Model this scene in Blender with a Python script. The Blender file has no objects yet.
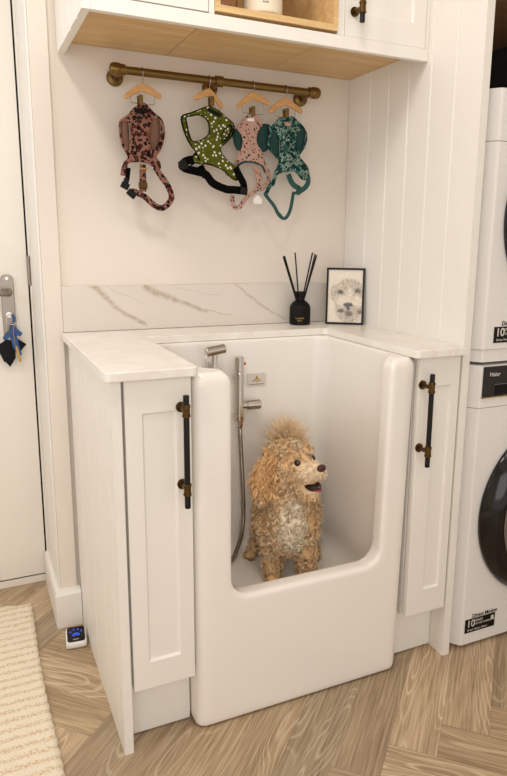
import bpy, bmesh, math, random
import numpy as np
from mathutils import Vector, Matrix
random.seed(7); np.random.seed(7)
S = bpy.context.scene
COL = S.collection
# ---------------- camera ----------------
def setup_camera():
    yaw, pitch, roll = math.radians(25.586), math.radians(-11.693), math.radians(0.7866)
    fwd = Vector((math.sin(yaw)*math.cos(pitch), math.cos(yaw)*math.cos(pitch), math.sin(pitch)))
    right = Vector((math.cos(yaw), -math.sin(yaw), 0)); up = right.cross(fwd)
    r = right*math.cos(roll)+up*math.sin(roll); u = -right*math.sin(roll)+up*math.cos(roll)
    cam = bpy.data.cameras.new('camera'); o = bpy.data.objects.new('camera', cam); COL.objects.link(o)
    m = Matrix((r, u, -fwd)).transposed().to_4x4(); m.translation = Vector((-0.2422, -1.9307, 1.1644))
    o.matrix_world = m
    cam.sensor_fit = 'VERTICAL'; cam.sensor_height = 24.0
    cam.lens = 660.63*24.0/776
    cam.shift_x = -28.19/776; cam.shift_y = -11.20/776
    cam.clip_start = 0.05
    S.camera = o
setup_camera()
# ---------------- light ----------------
S.view_settings.view_transform = 'Standard'; S.view_settings.look = 'None'
S.view_settings.exposure = -0.05; S.view_settings.gamma = 1.0
try: S.view_settings.use_curve_mapping = False
except Exception: pass
W = bpy.data.worlds.new('world'); S.world = W; W.use_nodes = True
W.node_tree.nodes['Background'].inputs[0].default_value = (1.0, 0.965, 0.94, 1)
W.node_tree.nodes['Background'].inputs[1].default_value = 0.86
def area(name, loc, target, size, power, col, sy=None, spread=None):
    l = bpy.data.lights.new(name, 'AREA'); l.shape = 'RECTANGLE' if sy else 'DISK'
    l.size = size; l.energy = power; l.color = col
    if sy: l.size_y = sy
    if spread: l.spread = spread
    o = bpy.data.objects.new(name, l); COL.objects.link(o); o.location = loc
    o.rotation_euler = (Vector(target)-Vector(loc)).to_track_quat('-Z', 'Y').to_euler()
    return o
area('window_light', (-1.55, -0.45, 1.45), (0.0, -0.15, 0.9), 1.0, 15, (0.76, 0.88, 1.0), 1.3)
area('overhead_light', (-0.42, -0.86, 2.37), (-0.1, -0.55, 1.0), 0.20, 6.0, (1.0, 0.94, 0.88))
area('overhead_light', (0.16, -1.15, 2.37), (0.3, -0.8, 0.0), 0.4, 6.0, (1.0, 0.94, 0.88))  # overhead fill, placed here to brighten the inside of the bath

area('front_fill', (-0.55, -2.75, 1.25), (0.45, -0.3, 0.45), 1.5, 13, (1.0, 0.96, 0.91), 1.5)  # fill lamp added behind the camera to brighten fronts, bath interior and dog
# ---------------- materials ----------------
def new_mat(name):
    m = bpy.data.materials.new(name); m.use_nodes = True
    nt = m.node_tree; b = nt.nodes['Principled BSDF']
    return m, nt, b
def N(nt, t, **k):
    n = nt.nodes.new(t)
    for a, v in k.items(): setattr(n, a, v)
    return n
def L(nt, a, b): nt.links.new(a, b)
def rgb(h):
    h = h.lstrip('#'); c = [int(h[i:i+2], 16)/255 for i in (0, 2, 4)]
    return tuple(((x/12.92) if x <= 0.04045 else ((x+0.055)/1.055)**2.4) for x in c)+(1,)
def mix(nt, fac, a, b):
    n = N(nt, 'ShaderNodeMix', data_type='RGBA')
    for i, v in ((0, fac), (6, a), (7, b)):
        if hasattr(v, 'links') or hasattr(v, 'node'): L(nt, v, n.inputs[i])
        else: n.inputs[i].default_value = v
    return n.outputs[2]
def mth(nt, op, a, b=None, c=None):
    n = N(nt, 'ShaderNodeMath', operation=op)
    for i, v in enumerate((a, b, c)):
        if v is None: continue
        if hasattr(v, 'node'): L(nt, v, n.inputs[i])
        else: n.inputs[i].default_value = v
    return n.outputs[0]
def ramp(nt, fac, stops, interp='LINEAR'):
    r = N(nt, 'ShaderNodeValToRGB'); cr = r.color_ramp; cr.interpolation = interp
    while len(cr.elements) < len(stops): cr.elements.new(0.5)
    for e, (p, c) in zip(cr.elements, stops): e.position = p; e.color = c
    L(nt, fac, r.inputs[0]); return r.outputs[0]
def noise(nt, scale, detail=2, vec=None, rough=0.5, dist=0):
    n = N(nt, 'ShaderNodeTexNoise'); n.inputs['Scale'].default_value = scale; n.inputs['Detail'].default_value = detail
    n.inputs['Roughness'].default_value = rough; n.inputs['Distortion'].default_value = dist
    if vec is not None: L(nt, vec, n.inputs['Vector'])
    return n.outputs['Fac']
def objvec(nt, scale=(1, 1, 1), loc=(0, 0, 0), rot=(0, 0, 0), kind='Object'):
    t = N(nt, 'ShaderNodeTexCoord'); m = N(nt, 'ShaderNodeMapping')
    m.inputs['Scale'].default_value = scale; m.inputs['Location'].default_value = loc; m.inputs['Rotation'].default_value = rot
    L(nt, t.outputs[kind], m.inputs[0]); return m.outputs[0]
def bump(nt, b, h, strength=0.1, dist=0.002):
    n = N(nt, 'ShaderNodeBump'); n.inputs['Strength'].default_value = strength; n.inputs['Distance'].default_value = dist
    L(nt, h, n.inputs['Height']); L(nt, n.outputs[0], b.inputs['Normal'])
def simple(name, col, rough=0.5, metal=0.0, nscale=None, nstr=0.1, var=0.04, coat=0.0, vs=6, spec=None):
    m, nt, b = new_mat(name)
    c = rgb(col) if isinstance(col, str) else col
    v = objvec(nt)
    f = noise(nt, vs, 3, v)
    c2 = tuple(max(0, x*(1-var)) for x in c[:3])+(1,); c1 = tuple(min(1, x*(1+var)) for x in c[:3])+(1,)
    L(nt, mix(nt, f, c2, c1), b.inputs['Base Color'])
    b.inputs['Roughness'].default_value = rough; b.inputs['Metallic'].default_value = metal
    b.inputs['Coat Weight'].default_value = coat
    if spec is not None: b.inputs['Specular IOR Level'].default_value = spec
    if nscale: bump(nt, b, noise(nt, nscale, 3, v), nstr)
    return m
M = {}
M['wall'] = simple('wall_paint', '#e7ddd1', 0.75, nscale=40, nstr=0.15)
M['ceiling'] = simple('ceiling_paint', '#efe8dd', 0.9)
M['white_paint'] = simple('satin_white_paint', '#eee9e1', 0.45, nscale=60, nstr=0.05, var=0.015)
M['door_paint'] = simple('door_paint', '#ebe4d9', 0.4, nscale=40, nstr=0.05, var=0.02)
M['ceramic'] = simple('glazed_ceramic', '#f3ede5', 0.16, var=0.01, coat=0.35)
M['chrome'] = simple('chrome', '#cfc9c2', 0.12, 1.0, var=0.01)
M['hose'] = simple('ribbed_steel', '#8f867b', 0.3, 1.0, var=0.05)
M['steel'] = simple('satin_steel', '#9b9186', 0.32, 1.0, var=0.03)
M['brass'] = simple('aged_brass', '#5f4829', 0.36, 1.0, var=0.15, vs=30)
M['antique'] = simple('antique_bronze_rod', '#7a6138', 0.36, 1.0, var=0.2, vs=25)
M['black_metal'] = simple('black_metal', '#080706', 0.35, 0.0, var=0.1, spec=.35)
M['black_plastic'] = simple('black_plastic', '#060505', 0.35, var=0.1, spec=.25)
M['black_gloss'] = simple('black_gloss', '#0b0a0a', 0.12, var=0.05)
M['black_matt'] = simple('black_matt', '#070605', 0.5, var=0.1, spec=.2)
M['webbing'] = simple('black_webbing', '#070606', 0.9, nscale=900, nstr=0.4, var=0.15, vs=200, spec=.1)
M['machine'] = simple('machine_enamel', '#e9e5e0', 0.25, var=0.01)
M['grey_plastic'] = simple('grey_plastic', '#b9b3ab', 0.4)
M['alcove_shade'] = simple('alcove_shade_black', '#120e0b', 0.9, var=0.1)  # near-black colour stands in for the unlit depth of the alcove
M['clear_plate'] = simple('grey_acrylic_plate', '#d9d2c8', 0.2)
M['gold'] = simple('gold_print', '#b08a3e', 0.4, 0.4)
M['white_ink'] = simple('white_ink', '#d8d4cc', 0.5)
M['grey_ink'] = simple('grey_ink', '#6b635b', 0.6)
M['jar_cream'] = simple('cream_ceramic', '#e7dcc6', 0.4)
M['amber'] = simple('amber_glass_pot', '#8a5c3d', 0.2, coat=0.3, var=0.2)
M['red_button'] = simple('orange_button', '#b5481a', 0.3)
M['blue_plastic'] = simple('blue_rubber', '#164a85', 0.4)
M['key_brass'] = simple('brass_key', '#b8985c', 0.3, 0.9)
M['teal_lining'] = simple('teal_mesh_lining', '#17403c', 0.85, nscale=700, nstr=0.4, var=0.15, vs=60)
M['brown_lining'] = simple('brown_mesh_lining', '#7d5c4b', 0.85, nscale=700, nstr=0.4, var=0.15, vs=60)
M['teal_web'] = simple('teal_webbing', '#1f4f4a', 0.75, nscale=900, nstr=0.4, var=0.2, vs=100)
M['tag_white'] = simple('white_enamel_tag', '#f0ece6', 0.3)
M['gap_dark'] = simple('shadow_gap_seal', '#26211d', 0.8)
M['hook_wire'] = simple('wire', '#a39a90', 0.25, 1.0)

def wood(name, c1, c2, axis='X', scale=1.0, rough=0.5):
    m, nt, b = new_mat(name)
    sc = {'X': (1.2, 14, 14), 'Y': (14, 1.2, 14), 'Z': (14, 14, 1.2)}[axis]
    v = objvec(nt, tuple(s*scale for s in sc))
    f = noise(nt, 2.0, 5, v, 0.6, 0.6); g = noise(nt, 9.0, 3, v)
    f = mth(nt, 'ADD', mth(nt, 'MULTIPLY', f, 0.7), mth(nt, 'MULTIPLY', g, 0.3))
    L(nt, ramp(nt, f, [(0.3, rgb(c2)), (0.65, rgb(c1))]), b.inputs['Base Color'])
    b.inputs['Roughness'].default_value = rough
    bump(nt, b, f, 0.08); return m
M['oak'] = wood('light_oak', '#e6c690', '#c99f68', 'X')
M['hanger_wood'] = wood('hanger_wood', '#d8a86c', '#bf8a50', 'X', 3, 0.4)
M['brown_wood'] = wood('brown_board', '#9a7450', '#6f4f33', 'X')

def marble_mat():
    m, nt, b = new_mat('veined_marble')
    tc = N(nt, 'ShaderNodeTexCoord'); v = tc.outputs['Object']
    nz = N(nt, 'ShaderNodeTexNoise'); nz.inputs['Scale'].default_value = 9; nz.inputs['Detail'].default_value = 5; L(nt, v, nz.inputs['Vector'])
    sub = N(nt, 'ShaderNodeVectorMath', operation='SUBTRACT'); L(nt, nz.outputs['Color'], sub.inputs[0]); sub.inputs[1].default_value = (.5, .5, .5)
    scl = N(nt, 'ShaderNodeVectorMath', operation='SCALE'); L(nt, sub.outputs[0], scl.inputs[0]); scl.inputs['Scale'].default_value = 0.045
    add = N(nt, 'ShaderNodeVectorMath', operation='ADD'); L(nt, v, add.inputs[0]); L(nt, scl.outputs[0], add.inputs[1])
    sp = N(nt, 'ShaderNodeSeparateXYZ'); L(nt, add.outputs[0], sp.inputs[0])
    x, z = sp.outputs[0], sp.outputs[2]
    total = None
    # segments in metres, object space (origin = base centre of the slab)
    segs = [(.077, .127, .151, .068, .011, 1), (.151, .068, .231, .007, .009, .9), (.234, .130, .324, .078, .013, 1), (.324, .078, .42, .042, .010, .9),
            (.42, .042, .50, .036, .004, .6), (.52, .129, .60, .07, .006, .7), (.60, .07, .691, .01, .005, .7), (.10, .13, .24, .08, .002, .5), (.33, .12, .47, .09, .002, .4)]
    for x0, z0, x1, z1, w, s in segs:
        x0 -= .459; x1 -= .459
        dx, dz = x1-x0, z1-z0; l2 = dx*dx+dz*dz
        t = mth(nt, 'ADD', mth(nt, 'MULTIPLY', mth(nt, 'SUBTRACT', x, x0), dx/l2), mth(nt, 'MULTIPLY', mth(nt, 'SUBTRACT', z, z0), dz/l2))
        n = N(nt, 'ShaderNodeClamp'); L(nt, t, n.inputs[0]); t = n.outputs[0]
        ex = mth(nt, 'SUBTRACT', mth(nt, 'SUBTRACT', x, x0), mth(nt, 'MULTIPLY', t, dx))
        ez = mth(nt, 'SUBTRACT', mth(nt, 'SUBTRACT', z, z0), mth(nt, 'MULTIPLY', t, dz))
        d = mth(nt, 'SQRT', mth(nt, 'ADD', mth(nt, 'MULTIPLY', ex, ex), mth(nt, 'MULTIPLY', ez, ez)))
        f = mth(nt, 'MULTIPLY', mth(nt, 'MAXIMUM', mth(nt, 'SUBTRACT', 1.0, mth(nt, 'DIVIDE', d, w)), 0.0), s)
        total = f if total is None else mth(nt, 'MAXIMUM', total, f)
    brk = noise(nt, 70, 5, v, .75)
    total = mth(nt, 'MULTIPLY', total, mth(nt, 'ADD', mth(nt, 'MULTIPLY', brk, 2.4), -0.5))
    cloud = noise(nt, 5, 4, v)
    base = mix(nt, cloud, rgb('#d6cdc2'), rgb('#e2dad0'))
    L(nt, mix(nt, total, base, rgb('#a8947a')), b.inputs['Base Color'])
    b.inputs['Roughness'].default_value = 0.3
    return m
M['marble'] = marble_mat()
def quartz_mat():
    m, nt, b = new_mat('pale_quartz')
    v = objvec(nt); f = noise(nt, 4, 6, v, 0.6, 1.5)
    L(nt, ramp(nt, f, [(0.42, rgb('#efeae2')), (0.5, rgb('#e9e2d8')), (0.56, rgb('#f0ebe3'))]), b.inputs['Base Color'])
    b.inputs['Roughness'].default_value = 0.28; return m
M['quartz'] = quartz_mat()

def floor_mat():
    m, nt, b = new_mat('limed_oak_herringbone')
    uv = N(nt, 'ShaderNodeUVMap'); uv.uv_map = 'plank'
    at = N(nt, 'ShaderNodeAttribute'); at.attribute_name = 'plank_seed'; seed = at.outputs['Fac']
    mp = N(nt, 'ShaderNodeMapping'); L(nt, uv.outputs[0], mp.inputs[0])
    cmb = N(nt, 'ShaderNodeCombineXYZ'); L(nt, mth(nt, 'MULTIPLY', seed, 37.0), cmb.inputs[0]); L(nt, mth(nt, 'MULTIPLY', seed, 91.0), cmb.inputs[1])
    L(nt, cmb.outputs[0], mp.inputs['Location'])
    P = mp.outputs[0]
    def scaled(s):
        k = N(nt, 'ShaderNodeMapping'); k.inputs['Scale'].default_value = s; L(nt, P, k.inputs[0]); return k.outputs[0]
    fine = noise(nt, 1.0, 4, scaled((6, 170, 1)), 0.65, 0.3)
    mid = noise(nt, 1.0, 3, scaled((2.2, 34, 1)), 0.55, 0.5)
    # cathedral rings: contours of a stretched smooth field
    fld = noise(nt, 1.0, 1.5, scaled((1.5, 8.5, 1)), 0.4, 0.25)
    rings = mth(nt, 'FRACT', mth(nt, 'MULTIPLY', fld, 30.0))
    ring = mth(nt, 'ABSOLUTE', mth(nt, 'SUBTRACT', rings, 0.5))
    ringm = ramp(nt, ring, [(0.30, (0, 0, 0, 1)), (0.48, (1, 1, 1, 1))])
    sel = ramp(nt, fld, [(0.46, (0, 0, 0, 1)), (0.54, (1, 1, 1, 1))])
    c = ramp(nt, mid, [(0.25, rgb('#9e8a72')), (0.55, rgb('#baa68c')), (0.8, rgb('#cfbfa8'))])
    c = mix(nt, mth(nt, 'MULTIPLY', mth(nt, 'MULTIPLY', ringm, sel), 0.9), c, rgb('#e4d6bf'))
    c = mix(nt, ramp(nt, fine, [(0.47, (0, 0, 0, 1)), (0.64, (.7, .7, .7, 1))]), c, rgb('#dccdb5'))
    dk = ramp(nt, fine, [(0.30, (.6, .6, .6, 1)), (0.45, (0, 0, 0, 1))])
    c = mix(nt, dk, c, rgb('#7b6652'))
    tint = ramp(nt, seed, [(0, rgb('#fff4e6')), (0.5, rgb('#e6dac8')), (1, rgb('#d6cfc4'))])
    mul = N(nt, 'ShaderNodeMix', data_type='RGBA', blend_type='MULTIPLY'); mul.inputs[0].default_value = 1
    L(nt, c, mul.inputs[6]); L(nt, tint, mul.inputs[7]); c = mul.outputs[2]
    # plank edge
    ed = N(nt, 'ShaderNodeUVMap'); ed.uv_map = 'edge'
    s2 = N(nt, 'ShaderNodeSeparateXYZ'); L(nt, ed.outputs[0], s2.inputs[0])
    dmin = mth(nt, 'MINIMUM', s2.outputs[0], s2.outputs[1])
    e = ramp(nt, mth(nt, 'MULTIPLY', dmin, 100.0), [(0.0, (1, 1, 1, 1)), (0.12, (0, 0, 0, 1))])
    c = mix(nt, mth(nt, 'MULTIPLY', e, 0.55), c, rgb('#5b4838'))
    L(nt, c, b.inputs['Base Color']); b.inputs['Roughness'].default_value = 0.42
    bump(nt, b, fine, 0.12, 0.001)
    return m
def rug_mat():
    m, nt, b = new_mat('woven_cotton_rug')
    v = objvec(nt); w = N(nt, 'ShaderNodeTexWave'); w.bands_direction = 'Y'; w.inputs['Scale'].default_value = 9.5
    w.inputs['Distortion'].default_value = 0.8; w.inputs['Detail'].default_value = 3; w.inputs['Detail Scale'].default_value = 4; L(nt, v, w.inputs[0])
    spk = noise(nt, 150, 2, objvec(nt, (1, 1.6, 1)), 0.7)
    spots = ramp(nt, mth(nt, 'MULTIPLY', spk, mth(nt, 'ADD', mth(nt, 'MULTIPLY', w.outputs['Fac'], 0.5), 0.72)), [(0.50, (0, 0, 0, 1)), (0.66, (.75, .75, .75, 1))])
    c = mix(nt, spots, rgb('#ecdfc9'), rgb('#cda97a'))
    L(nt, c, b.inputs['Base Color']); b.inputs['Roughness'].default_value = 0.95
    bump(nt, b, noise(nt, 220, 2, v), 0.6, 0.003); return m

# ---- patterned cloths
def cloth(name, fn):
    m, nt, b = new_mat(name); v = objvec(nt); c = fn(nt, v)
    L(nt, c, b.inputs['Base Color']); b.inputs['Roughness'].default_value = 0.9; b.inputs['Specular IOR Level'].default_value = .15
    bump(nt, b, noise(nt, 700, 2, v), 0.3, 0.001); return m
def vor(nt, v, scale, feature='F1', out='Distance', rnd=1.0):
    n = N(nt, 'ShaderNodeTexVoronoi'); n.feature = feature; n.inputs['Scale'].default_value = scale
    n.inputs['Randomness'].default_value = rnd; L(nt, v, n.inputs['Vector']); return n.outputs[out]
def leopard(nt, v):
    nz = noise(nt, 170, 3, v); sep = vor(nt, v, 88)
    d = mth(nt, 'ADD', sep, mth(nt, 'MULTIPLY', mth(nt, 'SUBTRACT', nz, .5), 0.9))
    ringc = ramp(nt, d, [(0.0, rgb('#6b3a2c')), (0.20, rgb('#6b3a2c')), (0.24, rgb('#120c0b')), (0.48, rgb('#120c0b')), (0.53, rgb('#93685a')), (1, rgb('#93685a'))])
    red = ramp(nt, mth(nt, 'ADD', vor(nt, v, 46), mth(nt, 'MULTIPLY', nz, .3)), [(0.30, (1, 1, 1, 1)), (0.36, (0, 0, 0, 1))])
    return mix(nt, mth(nt, 'MULTIPLY', red, .75), ringc, rgb('#7c2a20'))
def daisy(nt, v):
    nz = noise(nt, 500, 2, v); d = mth(nt, 'ADD', vor(nt, v, 92, rnd=.9), mth(nt, 'MULTIPLY', mth(nt, 'SUBTRACT', nz, .5), 0.45))
    base = mix(nt, noise(nt, 60, 3, v), rgb('#383f0c'), rgb('#6a6f1c'))
    f = ramp(nt, d, [(0.0, rgb('#c9a83c')), (0.07, rgb('#c9a83c')), (0.09, rgb('#efeae0')), (1, rgb('#efeae0'))])
    k = ramp(nt, d, [(0.27, (1, 1, 1, 1)), (0.31, (0, 0, 0, 1))]); return mix(nt, k, base, f)
def floral(nt, v):
    nz = noise(nt, 200, 3, v); off = mth(nt, 'MULTIPLY', mth(nt, 'SUBTRACT', nz, .5), 1.1)
    a = ramp(nt, mth(nt, 'ADD', vor(nt, v, 95), off), [(0.24, (1, 1, 1, 1)), (0.29, (0, 0, 0, 1))])
    v2 = objvec(nt, loc=(.31, .2, .17)); bb = ramp(nt, mth(nt, 'ADD', vor(nt, v2, 80), off), [(0.18, (1, 1, 1, 1)), (0.24, (0, 0, 0, 1))])
    c = mix(nt, a, rgb('#c09c8d'), rgb('#26322e')); return mix(nt, bb, c, rgb('#8c3f30'))
def teal(nt, v):
    nz = noise(nt, 75, 3, v, .6, 1.2)
    c = ramp(nt, nz, [(0.0, rgb('#0c2f2f')), (0.44, rgb('#103836')), (0.50, rgb('#3d7a72')), (0.54, rgb('#a5ab9a')), (0.585, rgb('#9aa08f')), (0.60, rgb('#123d3b'))], 'CONSTANT')
    b2 = ramp(nt, mth(nt, 'ADD', vor(nt, v, 48), mth(nt, 'MULTIPLY', nz, .3)), [(0.26, (1, 1, 1, 1)), (0.3, (0, 0, 0, 1))])
    return mix(nt, mth(nt, 'MULTIPLY', b2, .85), c, rgb('#5b2f22'))
M['leopard'] = cloth('pink_leopard_cloth', leopard); M['daisy'] = cloth('olive_daisy_cloth', daisy)
M['floral'] = cloth('pink_floral_cloth', floral); M['teal'] = cloth('teal_petal_cloth', teal)

# ---------------- object helpers ----------------
def wloc(o):
    l = Vector((0, 0, 0))
    while o is not None: l += o.location; o = o.parent
    return l
def thing(name, label, cat, loc=(0, 0, 0), group=None):
    o = bpy.data.objects.new(name, None); COL.objects.link(o); o.location = loc; o.empty_display_size = .05
    o['label'] = label; o['category'] = cat
    if group: o['group'] = group
    return o
def obj(name, bm, mat, parent=None, smooth=False, bevel=0, seg=2, label=None, weld=True, angle=40):
    """bm (or mesh) is in world metres; the object gets its own base-centre origin"""
    if isinstance(bm, bmesh.types.BMesh):
        me = bpy.data.meshes.new(name)
        bmesh.ops.recalc_face_normals(bm, faces=bm.faces); bm.to_mesh(me); bm.free()
    else: me = bm
    n = len(me.vertices); co = np.empty(n*3); me.vertices.foreach_get('co', co); co = co.reshape(-1, 3)
    org = Vector(((co[:, 0].min()+co[:, 0].max())/2, (co[:, 1].min()+co[:, 1].max())/2, co[:, 2].min()))
    me.transform(Matrix.Translation(-org))
    if smooth: me.shade_smooth()
    me.materials.clear()
    for mm in (mat if isinstance(mat, (list, tuple)) else [mat]): me.materials.append(M[mm] if isinstance(mm, str) else mm)
    o = bpy.data.objects.new(name, me); COL.objects.link(o)
    if parent is not None: o.parent = parent; o.location = org-wloc(parent)
    else: o.location = org
    if bevel:
        b = o.modifiers.new('bevel', 'BEVEL'); b.width = bevel; b.segments = seg; b.limit_method = 'ANGLE'; b.angle_limit = math.radians(angle)
    if label: o['label'] = label
    return o
def tag(o, label, cat, group=None):
    o['label'] = label; o['category'] = cat
    if group: o['group'] = group
    return o
def struct(o): o['kind'] = 'structure'; return o
def BM(): return bmesh.new()
def box(bm, x0, x1, y0, y1, z0, z1):
    vs = [bm.verts.new(p) for p in ((x0, y0, z0), (x1, y0, z0), (x1, y1, z0), (x0, y1, z0), (x0, y0, z1), (x1, y0, z1), (x1, y1, z1), (x0, y1, z1))]
    for f in ((0, 3, 2, 1), (4, 5, 6, 7), (0, 1, 5, 4), (1, 2, 6, 5), (2, 3, 7, 6), (3, 0, 4, 7)): bm.faces.new([vs[i] for i in f])
    return bm
def bx(*a): return box(BM(), *a)
def frame_of(d):
    d = d.normalized(); a = Vector((0, 0, 1)) if abs(d.z) < .9 else Vector((1, 0, 0))
    e1 = d.cross(a).normalized(); return e1, d.cross(e1)
def tube(bm, pts, r, seg=12, cap=True, closed=False, flat=1.0, e1fix=None):
    pts = [Vector(p) for p in pts]; rs = r if isinstance(r, (list, tuple)) else [r]*len(pts); rings = []
    prev = None
    for i, p in enumerate(pts):
        if closed: d = pts[(i+1) % len(pts)]-pts[i-1]
        else: d = pts[min(i+1, len(pts)-1)]-pts[max(i-1, 0)]
        d.normalize()
        if e1fix is not None: e1 = (Vector(e1fix)-d*Vector(e1fix).dot(d)).normalized()
        elif prev is None: e1 = frame_of(d)[0]
        else: e1 = (prev-d*prev.dot(d)).normalized()
        prev = e1; e2 = d.cross(e1)
        rings.append([bm.verts.new(p+(e1*math.cos(2*math.pi*k/seg)*flat+e2*math.sin(2*math.pi*k/seg))*rs[i]) for k in range(seg)])
    m = len(rings)
    for i in range(m if closed else m-1):
        a, b = rings[i], rings[(i+1) % m]
        for k in range(seg): bm.faces.new((a[k], a[(k+1) % seg], b[(k+1) % seg], b[k]))
    if cap and not closed: bm.faces.new(rings[0][::-1]); bm.faces.new(rings[-1])
    return bm
def cyl(bm, p0, p1, r, seg=24): return tube(bm, [p0, p1], r, seg)
def lathe(bm, prof, c, seg=32, axis='Z'):
    """prof: (radius, height) list, axis through c"""
    rings = []
    for r, h in prof:
        ring = []
        for k in range(seg):
            a = 2*math.pi*k/seg; x, y = max(r, 1e-5)*math.cos(a), max(r, 1e-5)*math.sin(a)
            p = {'Z': (x, y, h), 'Y': (x, h, y), 'X': (h, x, y)}[axis]
            ring.append(bm.verts.new(Vector(p)+Vector(c)))
        rings.append(ring)
    for a, b in zip(rings, rings[1:]):
        for k in range(seg): bm.faces.new((a[k], a[(k+1) % seg], b[(k+1) % seg], b[k]))
    bm.faces.new(rings[0]); bm.faces.new(rings[-1]); return bm
def sphere(bm, c, r, scale=(1, 1, 1), u=16, v=10, rot=None):
    m = Matrix.Translation(c) @ (rot.to_4x4() if rot is not None else Matrix()) @ Matrix.Diagonal((r*scale[0], r*scale[1], r*scale[2], 1))
    bmesh.ops.create_uvsphere(bm, u_segments=u, v_segments=v, radius=1, matrix=m); return bm
def prism(bm, poly, axis, a0, a1):
    """poly 2-D (closed), extruded along axis from a0 to a1"""
    f = {'X': lambda p, a: (a, p[0], p[1]), 'Y': lambda p, a: (p[0], a, p[1]), 'Z': lambda p, a: (p[0], p[1], a)}[axis]
    A = [bm.verts.new(f(p, a0)) for p in poly]; B = [bm.verts.new(f(p, a1)) for p in poly]
    n = len(poly); bm.faces.new(A); bm.faces.new(B[::-1])
    for i in range(n): bm.faces.new((A[i], B[i], B[(i+1) % n], A[(i+1) % n]))
    return bm
def evaluated(o, delete=True):
    dg = bpy.context.evaluated_depsgraph_get(); me = bpy.data.meshes.new_from_object(o.evaluated_get(dg))
    me.transform(o.matrix_world)
    if delete: bpy.data.objects.remove(o, do_unlink=True)
    return me
def temp(bm):
    me = bpy.data.meshes.new('t'); bmesh.ops.recalc_face_normals(bm, faces=bm.faces); bm.to_mesh(me); bm.free()
    o = bpy.data.objects.new('t', me); COL.objects.link(o); return o
def remesh(o, voxel, smooth=4, factor=.5):
    r = o.modifiers.new('r', 'REMESH'); r.mode = 'VOXEL'; r.voxel_size = voxel; r.use_smooth_shade = True
    if smooth: s = o.modifiers.new('s', 'SMOOTH'); s.iterations = smooth; s.factor = factor
    return evaluated(o)
def text_mesh(body, size, loc, rot, depth=.0004, align='LEFT', bold=0):
    c = bpy.data.curves.new('t', 'FONT'); c.body = body; c.size = size; c.extrude = depth; c.align_x = align; c.offset = bold
    o = bpy.data.objects.new('t', c); COL.objects.link(o); o.location = loc; o.rotation_euler = rot
    bpy.context.view_layer.update(); return evaluated(o)
def join_meshes(ms):
    bm = BM()
    for m in ms: bm.from_mesh(m)
    return bm
FRONT = (math.pi/2, 0, 0)
def grooved(bm, plane, v, back, a0, a1, z0, z1, grooves, sgn, w=.008, d=.006):
    """board lying across y with V grooves: plane 'X', visible face at x=v, facing sgn"""
    poly = [(v, a0)]
    for g in grooves: poly += [(v, g-w/2), (v-sgn*d, g), (v, g+w/2)]
    poly += [(v, a1), (back, a1), (back, a0)]
    return prism(bm, poly, 'Z', z0, z1)
# =============== STRUCTURE ===============
def floor():
    W_, n = .112, 5; Lp = W_*n; s = math.sqrt(.5)
    bm = BM(); uvl = bm.loops.layers.uv.new('plank'); el = bm.loops.layers.uv.new('edge'); sd = bm.faces.layers.float.new('plank_seed')
    u0, v0 = -.170, -1.105
    def add(ua, va, ulen, vlen, horiz):
        cs = [(ua, va), (ua+ulen, va), (ua+ulen, va+vlen), (ua, va+vlen)]
        ws = [((u-v)*s, (u+v)*s) for u, v in cs]
        xs = [w[0] for w in ws]; ys = [w[1] for w in ws]
        if max(xs) < -1.6 or min(xs) > 1.75 or max(ys) < -2.6 or min(ys) > .40: return
        sx = random.random()
        nx, ny = (6, 2) if horiz else (2, 6)
        for i in range(nx):
            for j in range(ny):
                q = [(ua+ulen*(i+a)/nx, va+vlen*(j+b)/ny) for a, b in ((0, 0), (1, 0), (1, 1), (0, 1))]
                f = bm.faces.new([bm.verts.new(((u-v)*s, (u+v)*s, 0)) for u, v in q]); f[sd] = sx
                for lp, (u, v) in zip(f.loops, q):
                    a, b = (u-ua, v-va) if horiz else (v-va, u-ua)
                    lp[uvl].uv = (a, b); la, lb = (Lp, W_)
                    lp[el].uv = (min(a, la-a), min(b, lb-b))
    R = 40
    for i in range(-R, R):
        for j in range(-R, R):
            d = (i+j) % (2*n)
            if d == 0: add(u0+i*W_, v0+j*W_, Lp, W_, True)
            if d == n: add(u0+i*W_, v0+j*W_, W_, Lp, False)
    g = bm.verts[:]+bm.edges[:]+bm.faces[:]
    for co, no in (((-1.6, 0, 0), (-1, 0, 0)), ((1.62, 0, 0), (1, 0, 0)), ((0, .33, 0), (0, 1, 0)), ((0, -2.6, 0), (0, -1, 0))):
        bmesh.ops.bisect_plane(bm, geom=bm.verts[:]+bm.edges[:]+bm.faces[:], plane_co=co, plane_no=no, clear_outer=True)
    bm.verts.index_update()
    # slab body below
    box(bm, -1.6, 1.62, -2.6, .33, -.03, -.002)
    me = bpy.data.meshes.new('floor'); bm.to_mesh(me); bm.free()
    struct(obj('floor', me, floor_mat()))
floor()
H = 2.4
struct(obj('wall_back', prism(BM(), [(-.047, .33), (-.047, .010), (.0, .010), (.0, .02), (1.62, .02), (1.62, .33)], 'Z', 0, H), 'wall'))
# wall beside the door (far left) and over the door
bm = BM(); box(bm, -1.6, -.95, .33, .45, 0, H); box(bm, -.95, -.047, .33, .45, 2.06, H); box(bm, -.047, 1.62, .331, .45, 0, H)
struct(obj('wall_door_side', bm, 'wall'))
struct(obj('wall_left', bx(-1.72, -1.6, -2.6, .45, 0, H), 'wall'))
struct(obj('ceiling', bx(-1.72, 1.74, -2.6, .45, H, H+.05), 'ceiling'))
struct(obj('wall_right', bx(1.62, 1.74, -2.6, .45, 0, H), 'wall'))
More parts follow.
